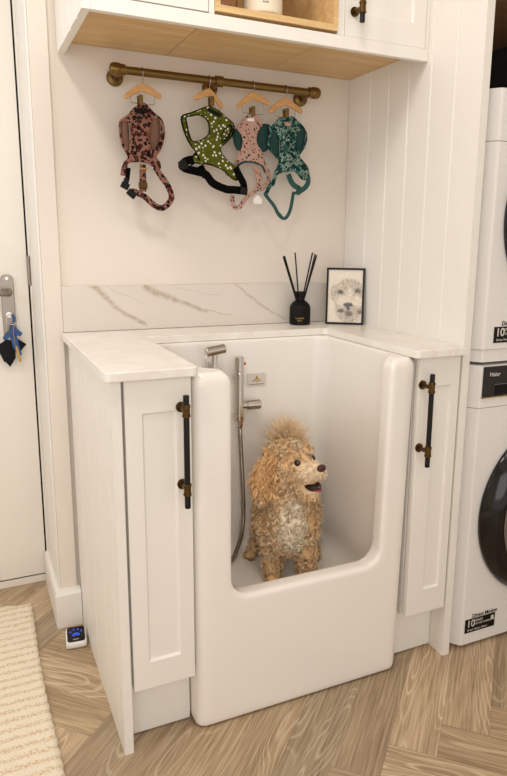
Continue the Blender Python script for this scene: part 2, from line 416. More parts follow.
# door
door = bpy.data.objects.new('door_1', None); COL.objects.link(door); door.location = (-.5, .32, 0); struct(door)
bm = BM(); pol = [(-.062, .302)]
for g in (-.205, -.35, -.495, -.64, -.785): pol += [(g+.003, .302), (g, .304), (g-.003, .302)]
pol += [(-.90, .302), (-.90, .342), (-.062, .342)]
obj('door_panel', prism(bm, pol, 'Z', .032, 2.03), 'door_paint', door)
bm = BM(); box(bm, -.0565, -.047, .296, .36, 0, 2.06); box(bm, -.97, -.905, .296, .36, 0, 2.06); box(bm, -.905, -.0565, .296, .36, 2.035, 2.06); box(bm, -.905, -.0565, .305, .36, 0, .026)
obj('door_frame', bm, 'door_paint', door, bevel=.002)
bm = BM(); box(bm, -.0625, -.0560, .310, .36, .026, 2.035); box(bm, -.905, -.0565, .308, .36, .0255, .0325)  # black strips put in for the dark gaps round the door leaf
obj('door_gap_dark', bm, 'black_matt', door)
hg = BM()
for z in (1.06,):
    cyl(hg, (-.0575, .297, z-.045), (-.0575, .297, z+.045), .0055, 12)
obj('door_hinge', hg, 'steel', door, smooth=False)
# handle plate with lever
bm = BM(); hx = -.124
pol = []
for k in range(9): a = math.pi*k/8; pol.append((hx+.019*math.cos(a), 1.05-.019+.019*math.sin(a)))
for k in range(9): a = math.pi+math.pi*k/8; pol.append((hx+.019*math.cos(a), .845+.019*math.sin(a)))
plate = obj('door_handle', prism(bm, pol, 'Y', .2935, .3015), 'steel', door, bevel=.0015)
bm = BM(); cyl(bm, (hx, .296, .995), (hx, .262, .995), .012, 20); tube(bm, [(hx, .258, .995), (hx-.03, .256, .995), (hx-.07, .258, .995), (hx-.125, .262, .993)], [.0105, .0095, .009, .0085], 16)
obj('lever', bm, 'steel', plate, smooth=True)
bm = BM(); cyl(bm, (hx, .2945, 1.037), (hx, .291, 1.037), .0045, 12); cyl(bm, (hx, .2945, .848), (hx, .291, .848), .0045, 12)
obj('screw', bm, 'chrome', plate)
bm = BM(); cyl(bm, (hx, .295, .925), (hx, .286, .925), .009, 20); box(bm, hx-.0015, hx+.0015, .278, .287, .918, .932)
obj('lock_cylinder', bm, 'chrome', plate)
# baseboard around the pier
bm = BM(); prof = [(0, 0), (1, 0), (1, .105), (.8, .113), (.4, .117), (0, .117)]; rings = []
for fx, fy in ((0, 0), (1, 0), (2, 0)):
    ring = []
    for o_, z_ in prof:
        a_, b_ = .019*o_, .034*o_
        ring.append(bm.verts.new([(.0085, .02-b_, z_), (-.047-a_, .02-b_, z_), (-.047-a_, .295, z_)][fx]))
    rings.append(ring)
for r0, r1 in zip(rings, rings[1:]):
    for k in range(6): bm.faces.new((r0[k], r0[(k+1) % 6], r1[(k+1) % 6], r1[k]))
bm.faces.new(rings[0]); bm.faces.new(rings[-1])
struct(obj('pier_lit_trim', bx(-.052, -.0472, .022, .2955, .1175, 2.39), 'white_paint', bevel=.001))  # white facing that paints the pier's left side as bright as lit
struct(obj('baseboard_pier', bm, 'white_paint'))

# =============== TALL PANEL, ALCOVE ===============
YG = [-.503, -.403, -.305, -.207, -.107]
o = obj('tall_end_panel', grooved(BM(), 'X', .918, .941, -.602, .018, 0, 2.39, YG, -1), 'white_paint')
tag(o, 'tall cream tongue and groove end panel between the dog bath and the washing machine', 'panel')
# alcove lining
o = obj('alcove_back_panel', bx(.9415, 1.60, -.03, .016, 0, 2.39), 'alcove_shade'); tag(o, 'back board of the appliance alcove above the dryer, coloured dark for its shade', 'panel')
o = obj('alcove_side_panel', bx(1.601, 1.619, -.60, .016, 0, 2.39), 'alcove_shade'); tag(o, 'side board at the right of the appliance alcove, its shade painted dark', 'panel')
o = obj('alcove_shelf', bx(.9415, 1.43, -.60, -.032, 1.80, 1.82), 'brown_wood'); tag(o, 'dark brown wooden shelf board high above the stacked appliances', 'shelf')

# =============== WORKTOP ===============
def worktop():
    r = .012; Z0, Z1 = .8795, .90
    P = [(-.006, .0), (.918, 0), (.918, -.62), (.758, -.62), (.758, -.156), (.192, -.156), (.192, -.62), (-.004, -.62)]
    rad = {3: r, 6: r, 7: r, 4: .012, 5: .004}
    poly = []
    for i, p in enumerate(P):
        if i in rad:
            a = Vector(P[i-1]); b = Vector(p); c = Vector(P[(i+1) % len(P)]); R = rad[i]
            d1 = (a-b).normalized(); d2 = (c-b).normalized(); cc = b+(d1+d2)*R
            for k in range(5):
                t = k/4*math.pi/2; poly.append(tuple(cc-d2*R*math.cos(t)-d1*R*math.sin(t)))
        else: poly.append(p)
    bm = BM(); prism(bm, poly, 'Z', Z0, Z1)
    o = obj('worktop', bm, 'quartz', bevel=.0025, seg=3)
    tag(o, 'pale quartz worktop wrapping around the dog bath from the left cabinet to the right', 'worktop')
worktop()
o = obj('upstand', bx(.0005, .9175, 0, .0195, .9005, 1.029), 'marble', bevel=.001); tag(o, 'veined marble upstand along the wall behind the worktop', 'splashback')

# =============== CABINET PARTS ===============
def shaker(bm, x0, x1, z0, z1, yf, ix0, ix1, iz0, iz1, th=.02, dep=.006, ch=.004):
    """door leaf: front at y=yf, recessed panel"""
    def q(pts): bm.faces.new([bm.verts.new(p) for p in pts])
    O = [(x0, yf, z0), (x1, yf, z0), (x1, yf, z1), (x0, yf, z1)]; I = [(ix0, yf, iz0), (ix1, yf, iz0), (ix1, yf, iz1), (ix0, yf, iz1)]
    J = [(ix0+ch, yf+dep, iz0+ch), (ix1-ch, yf+dep, iz0+ch), (ix1-ch, yf+dep, iz1-ch), (ix0+ch, yf+dep, iz1-ch)]
    B = [(p[0], yf+th, p[2]) for p in O]
    for k in range(4):
        l = (k+1) % 4
        q([O[k], O[l], I[l], I[k]]); q([I[k], I[l], J[l], J[k]]); q([O[l], O[k], B[k], B[l]])
    q(J); q(B[::-1])
    bmesh.ops.remove_doubles(bm, verts=bm.verts, dist=1e-6)
    return bm
def bar_handle(parent, x, yface, z0, z1, zc, name='handle'):
    y = yface-.04
    h = obj(name, tube(BM(), [(x, y, z0), (x, y, z0+.0015), (x, y, z1-.0015), (x, y, z1)], [.0055, .0065, .0065, .0055], 20), 'black_metal', parent, smooth=False, label='black bar handle on aged brass mounts' )
    for zz in zc:
        bm = BM()
        lathe(bm, [(.0082, zz-.0135), (.009, zz-.0125), (.009, zz-.008), (.0078, zz-.0075), (.0078, zz+.0075), (.009, zz+.008), (.009, zz+.0125), (.0082, zz+.0135)], (x, y, 0), 24)
        c = obj('handle_mount', bm, 'brass', h, smooth=False, label='aged brass mount')
        bm = BM(); lathe(bm, [(.0055, y+.004), (.0055, yface-.005), (.0115, yface-.0045), (.0115, yface-.001), (.011, yface-.0004)], (x, 0, zz), 24, 'Y')
        obj('rosette', bm, 'brass', c, smooth=False)
    return h
# left base cabinet
t = thing('base_cabinet', 'narrow cream shaker base cabinet on the left with grooved side panel', 'cabinet', (.095, -.3, 0), 'base cabinets beside the dog bath')
bm = BM(); obj('end_panel', grooved(bm, 'X', .010, .030, -.600, -.001, 0, .879, [-.545, -.417, -.273, -.125], -1), 'white_paint', t)
obj('body', bx(.0305, .182, -.575, -.002, .15, .879), 'white_paint', t)
d = obj('door', shaker(BM(), .0365, .1795, .155, .876, -.600, .072, .146, .222, .804), 'white_paint', t, bevel=.0012)
bar_handle(d, .156, -.600, .596, .846, (.812, .638))
bm = BM(); box(bm, .0305, .182, -.545, -.529, .004, .1495); obj('plinth', bm, 'white_paint', t)
# right base cabinet
t = thing('base_cabinet', 'narrow cream shaker base cabinet on the right beside the washing machine', 'cabinet', (.85, -.3, 0), 'base cabinets beside the dog bath')
obj('body', bx(.7825, .9165, -.575, -.002, .15, .879), 'white_paint', t)
d = obj('door', shaker(BM(), .7840, .9125, .155, .876, -.600, .836, .887, .226, .800), 'white_paint', t, bevel=.0012)
bar_handle(d, .792, -.600, .600, .843, (.808, .641))
obj('plinth', bx(.7825, .9165, -.540, -.524, .004, .1495), 'white_paint', t)

# =============== DOG BATH ===============
def dog_bath():
    def rbox(a, r, seg=5):
        bm = bx(*a); o = temp(bm); b = o.modifiers.new('b', 'BEVEL'); b.width = r; b.segments = seg; b.limit_method = 'NONE'
        return o
    outer = rbox((.1845, .7805, -.597, -.098, -.012, .884), .026, 6)
    inner = rbox((.226, .741, -.549, -.168, .225, 1.2), .045, 6)
    xl, xr, zl, Rb, Rt, zt = .276, .700, .332, .045, .034, .884
    pl = [(xl-.3, 1.3), (xl-.3, zt+.02), (xl-Rt, zt+.02)]
    def arc(cx, cz, r, a0, a1, n=8): return [(cx+r*math.cos(a0+(a1-a0)*k/n), cz+r*math.sin(a0+(a1-a0)*k/n)) for k in range(n+1)]
    h_ = math.pi/2
    pl = [(xl-Rt, 1.3), (xl-Rt, zt)]+arc(xl-Rt, zt-Rt, Rt, h_, 0)+arc(xl+Rb, zl+Rb, Rb, math.pi, math.pi*1.5)+arc(xr-Rb, zl+Rb, Rb, -h_, 0)+arc(xr+Rt, zt-Rt, Rt, math.pi, h_)+[(xr+Rt, zt), (xr+Rt, 1.3)]
    cut = temp(prism(BM(), pl, 'Y', -.80, -.30))
    o2 = outer
    for c in (inner, cut):
        b = o2.modifiers.new('c', 'BOOLEAN'); b.operation = 'DIFFERENCE'; b.object = c; b.solver = 'EXACT'
    r = o2.modifiers.new('r', 'REMESH'); r.mode = 'VOXEL'; r.voxel_size = .0045; r.use_smooth_shade = True
    s = o2.modifiers.new('s', 'SMOOTH'); s.iterations = 26; s.factor = .5
    bpy.context.view_layer.update()
    me = evaluated(o2)
    for c in (inner, cut): bpy.data.objects.remove(c, do_unlink=True)
    # keep the rim just under the worktop
    n = len(me.vertices); co = np.empty(n*3, np.float32); me.vertices.foreach_get('co', co); co = co.reshape(-1, 3)
    co[:, 2] = np.minimum(co[:, 2], .8792); co[:, 2] = np.maximum(co[:, 2], .005)
    k_ = np.clip((co[:, 0]-.45)/.25, 0, 1); co[:, 0] -= .019*np.clip(.86-co[:, 2], 0, 1)*k_
    me.vertices.foreach_set('co', co.ravel())
    t = thing('dog_bath', 'glossy cream dog wash bath with a low cut-out front, set between the two base cabinets', 'bath', (.48, -.35, 0))
    obj('tub', me, 'ceramic', t, smooth=True)
    bm = BM(); box(bm, .24, .72, -.56, -.14, .0, .012); obj('foot', bm, 'black_matt', t, label='dark recessed foot under the tub')
    bm = BM(); lathe(bm, [(.022, .2255), (.022, .228), (.018, .2285)], (.62, -.33, 0), 24); obj('drain', bm, 'chrome', t)
dog_bath()
# back inner face y = -.168
YB = -.1682
# mixer
t = thing('shower_mixer', 'upright chrome thermostatic mixer with hose on the inner back wall of the bath', 'tap', (.458, -.2, .6))
x, y = .453, YB-.028
lp = [(.0115, .645), (.0143, .647), (.0143, .662), (.0125, .6635), (.0135, .665), (.0135, .788), (.0125, .7895), (.0135, .791), (.0135, .834), (.0115, .8365)]
obj('mixer_body', lathe(BM(), lp, (x, y, 0), 32), 'chrome', t)
bm = BM(); lathe(bm, [(.010, x+.008), (.010, x+.022), (.0135, x+.024), (.0145, x+.030), (.0145, x+.064), (.0125, x+.066)], (0, y, .690), 28, 'X')
obj('flow_knob', bm, 'chrome', t)
obj('wall_mount', cyl(BM(), (x, y, .775), (x, YB-.0005, .775), .010, 16), 'chrome', t); obj('wall_mount', cyl(BM(), (x, y, .655), (x, YB-.0005, .655), .010, 16), 'chrome', t)
obj('temperature_button', lathe(BM(), [(.004, x+.010), (.0038, x+.017), (.003, x+.018)], (0, y-.004, .815), 16, 'X'), 'red_button', t, label='small orange button')
bm = BM(); lathe(bm, [(.0085, .628), (.0095, .630), (.0095, .645)], (x+.002, y, 0), 20); obj('hose_nut', bm, 'chrome', t)
# ribbed hose
pts = []; ctl = [(.455, -.196, .632), (.457, -.196, .58), (.461, -.197, .50), (.464, -.199, .42), (.463, -.205, .35), (.452, -.215, .295), (.433, -.23, .262), (.410, -.25, .242), (.365, -.27, .236), (.32, -.30, .25), (.29, -.32, .30), (.286, -.325, .40), (.31, -.30, .55), (.345, -.25, .70), (.366, -.215, .79)]
def catmull(c, n):
    c = [Vector(p) for p in c]; c = [c[0]*2-c[1]]+c+[c[-1]*2-c[-2]]; out = []
    for i in range(1, len(c)-2):
        for k in range(n):
            t = k/n; a, b, d, e = c[i-1], c[i], c[i+1], c[i+2]
            out.append(.5*((2*b)+(-a+d)*t+(2*a-5*b+4*d-e)*t*t+(-a+3*b-3*d+e)*t*t*t))
    out.append(c[-2]); return out
pts = catmull(ctl, 26); rr = [.0070 if i % 2 else .0056 for i in range(len(pts))]
obj('shower_hose', tube(BM(), pts, rr, 10), 'hose', t, label='ribbed steel shower hose')
# hand shower
t = thing('hand_shower', 'small chrome hand shower hooked on the inner back wall behind the left bath post', 'shower head', (.378, -.2, .78))
bm = BM(); a = Vector((.350, -.205, .856)); b = Vector((.406, -.205, .864)); dd = (b-a).normalized()
tube(bm, [a, a+dd*.002, b-dd*.002, b], [.0115, .0135, .0135, .0115], 20); obj('spray_head', bm, 'chrome', t)
bm = BM(); tube(bm, [(.376, -.203, .852), (.374, -.205, .82), (.370, -.21, .78), (.366, -.214, .786)], [.0085, .0085, .009, .009], 16); obj('grip', bm, 'chrome', t)
bm = BM(); tube(bm, catmull([(.352, -.203, .85), (.3475, -.205, .83), (.3480, -.207, .80), (.352, -.209, .76)], 6), .0014, 8); obj('trigger', bm, 'chrome', t)
bm = BM(); box(bm, .366, .384, YB-.026, YB-.0005, .80, .822); obj('holder', bm, 'chrome', t, bevel=.002)
# plate
t = thing('maker_plate', 'small grey plate with a gold emblem on the inner back wall beside the mixer', 'plate', (.517, YB, .745))
bm = bx(.488, .548, YB-.0035, YB-.0005, .740, .778); obj('plate', bm, 'clear_plate', t, bevel=.0006)
bm = BM()
yy0, yy1 = YB-.0045, YB-.0036
def poly3(bm, pts): prism(bm, pts, 'Y', yy0, yy1)
cx, cz = .518, .756
poly3(bm, [(cx-.004, cz+.008), (cx, cz+.016), (cx+.004, cz+.008), (cx+.002, cz+.003), (cx-.002, cz+.003)])
poly3(bm, [(cx-.005, cz+.006), (cx-.014, cz-.002), (cx-.010, cz-.002), (cx-.004, cz+.001)])
poly3(bm, [(cx+.005, cz+.006), (cx+.014, cz-.002), (cx+.010, cz-.002), (cx+.004, cz+.001)])
poly3(bm, [(cx-.004, cz-.001), (cx+.004, cz-.001), (cx+.003, cz-.004), (cx-.003, cz-.004)])
obj('emblem', bm, 'gold', t)
bm = BM(); box(bm, .494, .542, yy0, yy1, .7445, .7458); obj('print_line', bm, 'grey_ink', t)

# =============== WALL CABINETS ===============
ZB, ZU, ZT, YF = 1.635, 1.667, 2.39, -.385
XA, XB, XC, XD = .022, .3165, .6380, .9172
# face frame / rail belongs to one continuous light rail
o = obj('light_rail', bx(.0405, .9172, YF+.0002, YF+.018, ZB, ZU-.002), 'white_paint', bevel=.001)
tag(o, 'cream rail strip along the bottom front edge of the wall cabinets', 'trim')
t = thing('wall_cabinet', 'cream wall cabinet on the left with grooved side and shaker door', 'cabinet', (.17, -.2, ZU), 'wall cabinets over the harness rod')
obj('side_panel', grooved(BM(), 'X', .022, .040, YF, .009, ZB, ZT, [-.31, -.21, -.11], -1), 'white_paint', t)
bm = BM(); box(bm, .0405, XB, YF+.022, .018, ZU+.0165, ZT); obj('body', bm, 'white_paint', t)
obj('underside', bx(.0405, XB-.0008, YF+.019, .018, ZU, ZU+.016), 'oak', t, label='oak underside')
obj('door', shaker(BM(), .0575, .3020, ZU+.0005, ZT-.02, YF, .095, .265, 1.722, 2.28), 'white_paint', t, bevel=.001)
bm = BM(); box(bm, .0405, .0565, YF+.001, YF+.021, ZU-.0015, ZT); box(bm, .3035, XB, YF+.001, YF+.021, ZU-.0015, ZT); obj('face_frame', bm, 'white_paint', t)
t = thing('open_wall_shelf', 'open oak box shelf in the middle of the wall cabinets holding a cream jar', 'shelf', (.477, -.2, ZU))
obj('underside', bx(XB+.0008, XC-.0008, YF+.019, .018, ZU-.0, ZU+.004), 'oak', t, label='oak underside')
bm = BM(); z0, z1 = ZU+.0045, 2.02
box(bm, XB+.001, XC-.001, YF-.004, .016, z0, z0+.014); box(bm, XB+.001, XC-.001, YF-.004, .016, z1, z1+.014)
box(bm, XB+.001, XB+.013, YF-.004, .016, z0+.014, z1); box(bm, XC-.013, XC-.001, YF-.004, .016, z0+.014, z1); box(bm, XB+.013, XC-.013, .004, .016, z0+.014, z1)
obj('oak_box', bm, 'oak', t, label='light oak open box')
obj('upper_body', bx(XB+.001, XC-.001, YF+.003, .016, z1+.0145, ZT), 'white_paint', t)
t = thing('wall_cabinet', 'cream wall cabinet on the right with bar handle on its shaker door', 'cabinet', (.78, -.2, ZU), 'wall cabinets over the harness rod')
obj('body', bx(XC, XD, YF+.022, .018, ZU+.0165, ZT), 'white_paint', t)
obj('underside', bx(XC+.0008, XD, YF+.019, .018, ZU, ZU+.016), 'oak', t, label='oak underside')
d = obj('door', shaker(BM(), .6590, .9050, ZU-.002, ZT-.02, YF, .70, .865, 1.722, 2.28), 'white_paint', t, bevel=.001)
bm = BM(); box(bm, XC, .6575, YF+.001, YF+.021, ZU-.0015, ZT); box(bm, .9065, XD, YF+.001, YF+.021, ZU-.0015, ZT); obj('face_frame', bm, 'white_paint', t)
bar_handle(d, .684, YF, 1.688, 1.86, (1.722, 1.826))
# things in the open shelf
t = thing('storage_jar', 'cream ceramic jar with printed writing in the open oak shelf', 'jar', (.463, -.31, z0+.014))
zb = z0+.0145; c = (.465, -.318)
obj('jar_body', lathe(BM(), [(.040, zb), (.0435, zb+.003), (.0435, zb+.008), (.047, zb+.011), (.048, zb+.014), (.048, zb+.135), (.044, zb+.142)], (c[0], c[1], 0), 40), 'jar_cream', t, smooth=False)
obj('foot_ring', lathe(BM(), [(.0442, zb+.0035), (.0448, zb+.005), (.0442, zb+.0065)], (c[0], c[1], 0), 40), 'grey_plastic', t)
obj('lid', lathe(BM(), [(.044, zb+.1425), (.046, zb+.146), (.046, zb+.156), (.012, zb+.16), (.012, zb+.175), (.009, zb+.18)], (c[0], c[1], 0), 40), 'jar_cream', t)
def wrap_text(body, size, z, cxy, R, ang0, mat, parent, name):
    me = text_mesh(body, size, (0, 0, 0), (0, 0, 0), .0003, 'CENTER')
    n = len(me.vertices); co = np.empty(n*3, np.float32); me.vertices.foreach_get('co', co); co = co.reshape(-1, 3)
    th = ang0+co[:, 0]/R; r = R+.0004+co[:, 2]; out = np.empty_like(co)
    out[:, 0] = cxy[0]+r*np.cos(th); out[:, 1] = cxy[1]+r*np.sin(th); out[:, 2] = z+co[:, 1]
    me.vertices.foreach_set('co', out.ravel()); return obj(name, me, mat, parent)
aim = math.atan2(-1.93-c[1], -.2422-c[0])+.15
wrap_text('LA BROSSERIE', .0085, zb+.040, c, .048, aim, 'grey_ink', t, 'lettering')
wrap_text('PARIS', .006, zb+.029, c, .048, aim, 'grey_ink', t, 'lettering')
t = obj('storage_pot', lathe(BM(), [(.034, zb), (.038, zb+.004), (.040, zb+.03), (.036, zb+.10), (.030, zb+.115), (.032, zb+.12), (.028, zb+.12), (.027, zb+.02)], (.368, -.29, 0), 36), 'amber', smooth=True)
tag(t, 'brown amber pot at the left end of the open oak shelf', 'pot')
HARNESS = {
 'LEOPARD': {
  'y': -0.055,
  'vest': [(0.211,1.512),(0.23,1.523),(0.241,1.517),(0.258,1.501),(0.279,1.487),(0.287,1.474),(0.29,1.451),(0.286,1.428),(0.275,1.402),(0.262,1.385),(0.272,1.372),(0.275,1.354),(0.264,1.351),(0.247,1.359),(0.23,1.366),(0.206,1.367),(0.187,1.364),(0.175,1.353),(0.172,1.366),(0.183,1.376),(0.182,1.385),(0.17,1.407),(0.164,1.437),(0.163,1.464),(0.167,1.474),(0.186,1.488),(0.201,1.505)],
  'holes': [[(0.17,1.469),(0.186,1.47),(0.191,1.457),(0.192,1.435),(0.189,1.408),(0.182,1.394),(0.175,1.416),(0.168,1.442)],[(0.255,1.478),(0.269,1.484),(0.276,1.473),(0.276,1.446),(0.268,1.418),(0.255,1.401),(0.248,1.407),(0.242,1.43),(0.246,1.457)]],
  'straps': [[(0.26,1.358),(0.278,1.331),(0.295,1.308),(0.303,1.285),(0.299,1.266),(0.276,1.248),(0.251,1.257),(0.227,1.277),(0.204,1.288),(0.192,1.29)],[(0.178,1.36),(0.172,1.344),(0.17,1.331)],[(0.225,1.363),(0.224,1.328),(0.223,1.291)]],
  'webs': [[(0.184,1.351),(0.18,1.326),(0.175,1.307)]],
  'buckles': [(0.173,1.304),(0.19,1.283),(0.269,1.249),(0.176,1.316)],
  'dring': [(0.223,1.307)],
  'hanger': [(0.228,1.569),(0.178,1.533),(0.279,1.542)],
  'clip': [(0.22,1.526)],
  'label': [(0.22,1.5)],
  'hook': [(0.227,1.585)],
 },
 'DAISY': {
  'y': -0.064,
  'vest': [(0.334,1.494),(0.355,1.504),(0.375,1.512),(0.409,1.527),(0.424,1.526),(0.447,1.516),(0.463,1.504),(0.487,1.487),(0.487,1.466),(0.476,1.448),(0.457,1.43),(0.448,1.423),(0.449,1.408),(0.468,1.386),(0.492,1.37),(0.503,1.351),(0.497,1.334),(0.479,1.341),(0.457,1.359),(0.431,1.369),(0.405,1.374),(0.384,1.374),(0.368,1.377),(0.364,1.391),(0.374,1.404),(0.361,1.419),(0.347,1.441),(0.337,1.468)],
  'holes': [[(0.346,1.494),(0.36,1.499),(0.385,1.504),(0.406,1.494),(0.413,1.479),(0.413,1.455),(0.397,1.44),(0.379,1.432),(0.362,1.433),(0.354,1.451),(0.349,1.473)],[(0.468,1.481),(0.482,1.483),(0.481,1.468),(0.468,1.45),(0.452,1.432),(0.448,1.444),(0.453,1.463)]],
  'straps': [],
  'inner': [(0.364,1.433),(0.379,1.429),(0.4,1.437),(0.418,1.449),(0.418,1.432),(0.405,1.415),(0.387,1.406),(0.374,1.408)],
  'webs': [[(0.379,1.385),(0.348,1.379),(0.333,1.366),(0.343,1.357),(0.373,1.352),(0.402,1.344),(0.425,1.321),(0.462,1.307),(0.489,1.306),(0.519,1.304)],[(0.492,1.368),(0.506,1.342),(0.518,1.32),(0.518,1.296)],[(0.389,1.369),(0.397,1.353),(0.404,1.337)],[(0.353,1.374),(0.379,1.392)]],
  'buckles': [(0.517,1.303),(0.335,1.366)],
  'hanger': [(0.416,1.575),(0.37,1.549),(0.457,1.533)],
  'clip': [(0.421,1.542)],
  'label': [(0.427,1.512)],
  'hook': [(0.416,1.589)],
 },
 'FLORAL': {
  'y': -0.05,
  'vest': [(0.531,1.514),(0.545,1.522),(0.563,1.521),(0.575,1.507),(0.584,1.494),(0.572,1.48),(0.565,1.459),(0.568,1.438),(0.584,1.421),(0.588,1.402),(0.599,1.382),(0.605,1.36),(0.595,1.354),(0.579,1.382),(0.549,1.389),(0.519,1.385),(0.499,1.366),(0.49,1.365),(0.496,1.381),(0.51,1.413),(0.518,1.429),(0.519,1.445),(0.514,1.464),(0.503,1.476),(0.507,1.488)],
  'holes': [],
  'lin': [[(0.491,1.463),(0.495,1.473),(0.503,1.476),(0.516,1.464),(0.522,1.44),(0.514,1.423),(0.505,1.421),(0.496,1.438)],[(0.574,1.487),(0.587,1.497),(0.606,1.496),(0.616,1.484),(0.618,1.457),(0.609,1.436),(0.598,1.425),(0.585,1.422),(0.568,1.437),(0.564,1.461)]],
  'straps': [[(0.491,1.293),(0.491,1.272),(0.498,1.258),(0.513,1.259),(0.531,1.282),(0.564,1.309),(0.586,1.317)],[(0.601,1.371),(0.608,1.35),(0.599,1.328),(0.58,1.311)],[(0.564,1.382),(0.575,1.348),(0.578,1.316)],[(0.487,1.365),(0.472,1.348)]],
  'webs': [],
  'arch': [(0.499,1.367),(0.519,1.385),(0.549,1.389),(0.579,1.382),(0.593,1.362)],
  'buckles': [],
  'tag': [(0.566,1.282)],
  'hanger': [(0.549,1.58),(0.499,1.536),(0.603,1.556)],
  'clip': [(0.546,1.527)],
  'label': [(0.543,1.505)],
  'hook': [(0.549,1.597)],
 },
 'TEAL': {
  'y': -0.066,
  'vest': [(0.631,1.518),(0.653,1.517),(0.668,1.525),(0.69,1.514),(0.719,1.49),(0.727,1.463),(0.717,1.436),(0.7,1.414),(0.711,1.403),(0.731,1.382),(0.734,1.363),(0.719,1.343),(0.703,1.348),(0.684,1.366),(0.658,1.363),(0.64,1.361),(0.624,1.352),(0.617,1.322),(0.606,1.327),(0.616,1.365),(0.63,1.395),(0.602,1.425),(0.595,1.449),(0.602,1.475),(0.598,1.488),(0.613,1.5)],
  'holes': [[(0.709,1.492),(0.722,1.478),(0.718,1.457),(0.704,1.432),(0.692,1.428),(0.684,1.45),(0.691,1.474)],[(0.608,1.469),(0.62,1.472),(0.632,1.457),(0.635,1.425),(0.627,1.406),(0.616,1.413),(0.605,1.433),(0.602,1.454)]],
  'straps': [],
  'webs': [[(0.612,1.333),(0.598,1.313),(0.59,1.297)],[(0.592,1.295),(0.616,1.268),(0.634,1.241),(0.654,1.229),(0.673,1.253),(0.68,1.292),(0.686,1.308)],[(0.723,1.382),(0.732,1.349),(0.724,1.324),(0.694,1.305)],[(0.668,1.36),(0.683,1.331),(0.709,1.318)]],
  'buckles': [],
  'hanger': [(0.653,1.574),(0.599,1.535),(0.71,1.542)],
  'clip': [(0.654,1.532)],
  'label': [(0.654,1.5)],
  'hook': [(0.655,1.593)],
 },
}
# =============== ROD, HANGERS, HARNESSES ===============
t = thing('hanging_rod', 'antique bronze rod on wall brackets holding the harness hangers', 'rail', (.457, -.05, 1.58))
ry, rz = -.060, 1.598
bm = BM(); cyl(bm, (.165, ry, rz), (.745, ry, rz), .0105, 24); obj('rod', bm, 'antique', t, smooth=False)
for xx in (.158, .752):
    s = -1 if xx < .4 else 1
    bm = BM(); lathe(bm, [(.012, xx-.014*s), (.0165, xx-.010*s), (.0165, xx-.004*s), (.0165, xx+.006*s), (.013, xx+.013*s), (.006, xx+.016*s)], (0, ry, rz), 24, 'X')
    obj('rod_end', bm, 'antique', t, smooth=True)
for xx in (.171, .445, .740):
    bm = BM(); cyl(bm, (xx, ry+.006, rz-.002), (xx, .006, rz-.005), .008, 16)
    lathe(bm, [(.012, .004), (.021, .008), (.0225, .014), (.0225, .0195)], (xx, 0, rz-.005), 28, 'Y')
    lathe(bm, [(.0105, xx-.012), (.0145, xx-.011), (.0145, xx+.011), (.0105, xx+.012)], (0, ry, rz), 24, 'X')
    obj('bracket', bm, 'antique', t, smooth=False)
def smooth_poly(P, n=3, closed=True):
    P = [Vector((a, b)) for a, b in P]; out = []; m = len(P)
    rng = range(m) if closed else range(m-1)
    for i in rng:
        if closed: a, b, c, d = P[i-1], P[i], P[(i+1) % m], P[(i+2) % m]
        else: a, b, c, d = P[max(i-1, 0)], P[i], P[i+1], P[min(i+2, m-1)]
        for k in range(n):
            t = k/n; out.append(.5*((2*b)+(-a+c)*t+(2*a-5*b+4*c-d)*t*t+(-a+3*b-3*c+d)*t*t*t))
    if not closed: out.append(P[-1])
    return out
def fill_cloth(outer, holes, y, th, puff=.004, voxel=.0022, wav=.0015, seed=0):
    cu = bpy.data.curves.new('c', 'CURVE'); cu.dimensions = '2D'; cu.fill_mode = 'BOTH'; cu.extrude = th/2
    for k, P in enumerate([outer]+holes):
        Q = smooth_poly(P); sp = cu.splines.new('POLY'); sp.points.add(len(Q)-1); sp.use_cyclic_u = True
        for pt, q in zip(sp.points, Q): pt.co = (q.x, q.y, 0, 1)
    o = bpy.data.objects.new('c', cu); COL.objects.link(o); o.rotation_euler = (math.pi/2, 0, 0); o.location = (0, y, 0)
    bpy.context.view_layer.update(); me = evaluated(o)
    o = bpy.data.objects.new('c', me); COL.objects.link(o); bpy.context.view_layer.update()
    me = remesh(o, voxel, 2, .5)
    n = len(me.vertices); co = np.empty(n*3, np.float32); me.vertices.foreach_get('co', co); co = co.reshape(-1, 3)
    rs = np.random.RandomState(seed); dy = np.zeros(n)
    for k in range(5):
        f = rs.uniform(20, 70, 2); ph = rs.uniform(0, 6, 2); dy += wav*np.sin(co[:, 0]*f[0]+ph[0])*np.cos(co[:, 2]*f[1]+ph[1])
    xm = (co[:, 0].min()+co[:, 0].max())/2; hw = (co[:, 0].max()-co[:, 0].min())/2
    dy -= puff*(1-((co[:, 0]-xm)/hw)**2)*2-puff
    co[:, 1] += dy; me.vertices.foreach_set('co', co.ravel()); return me
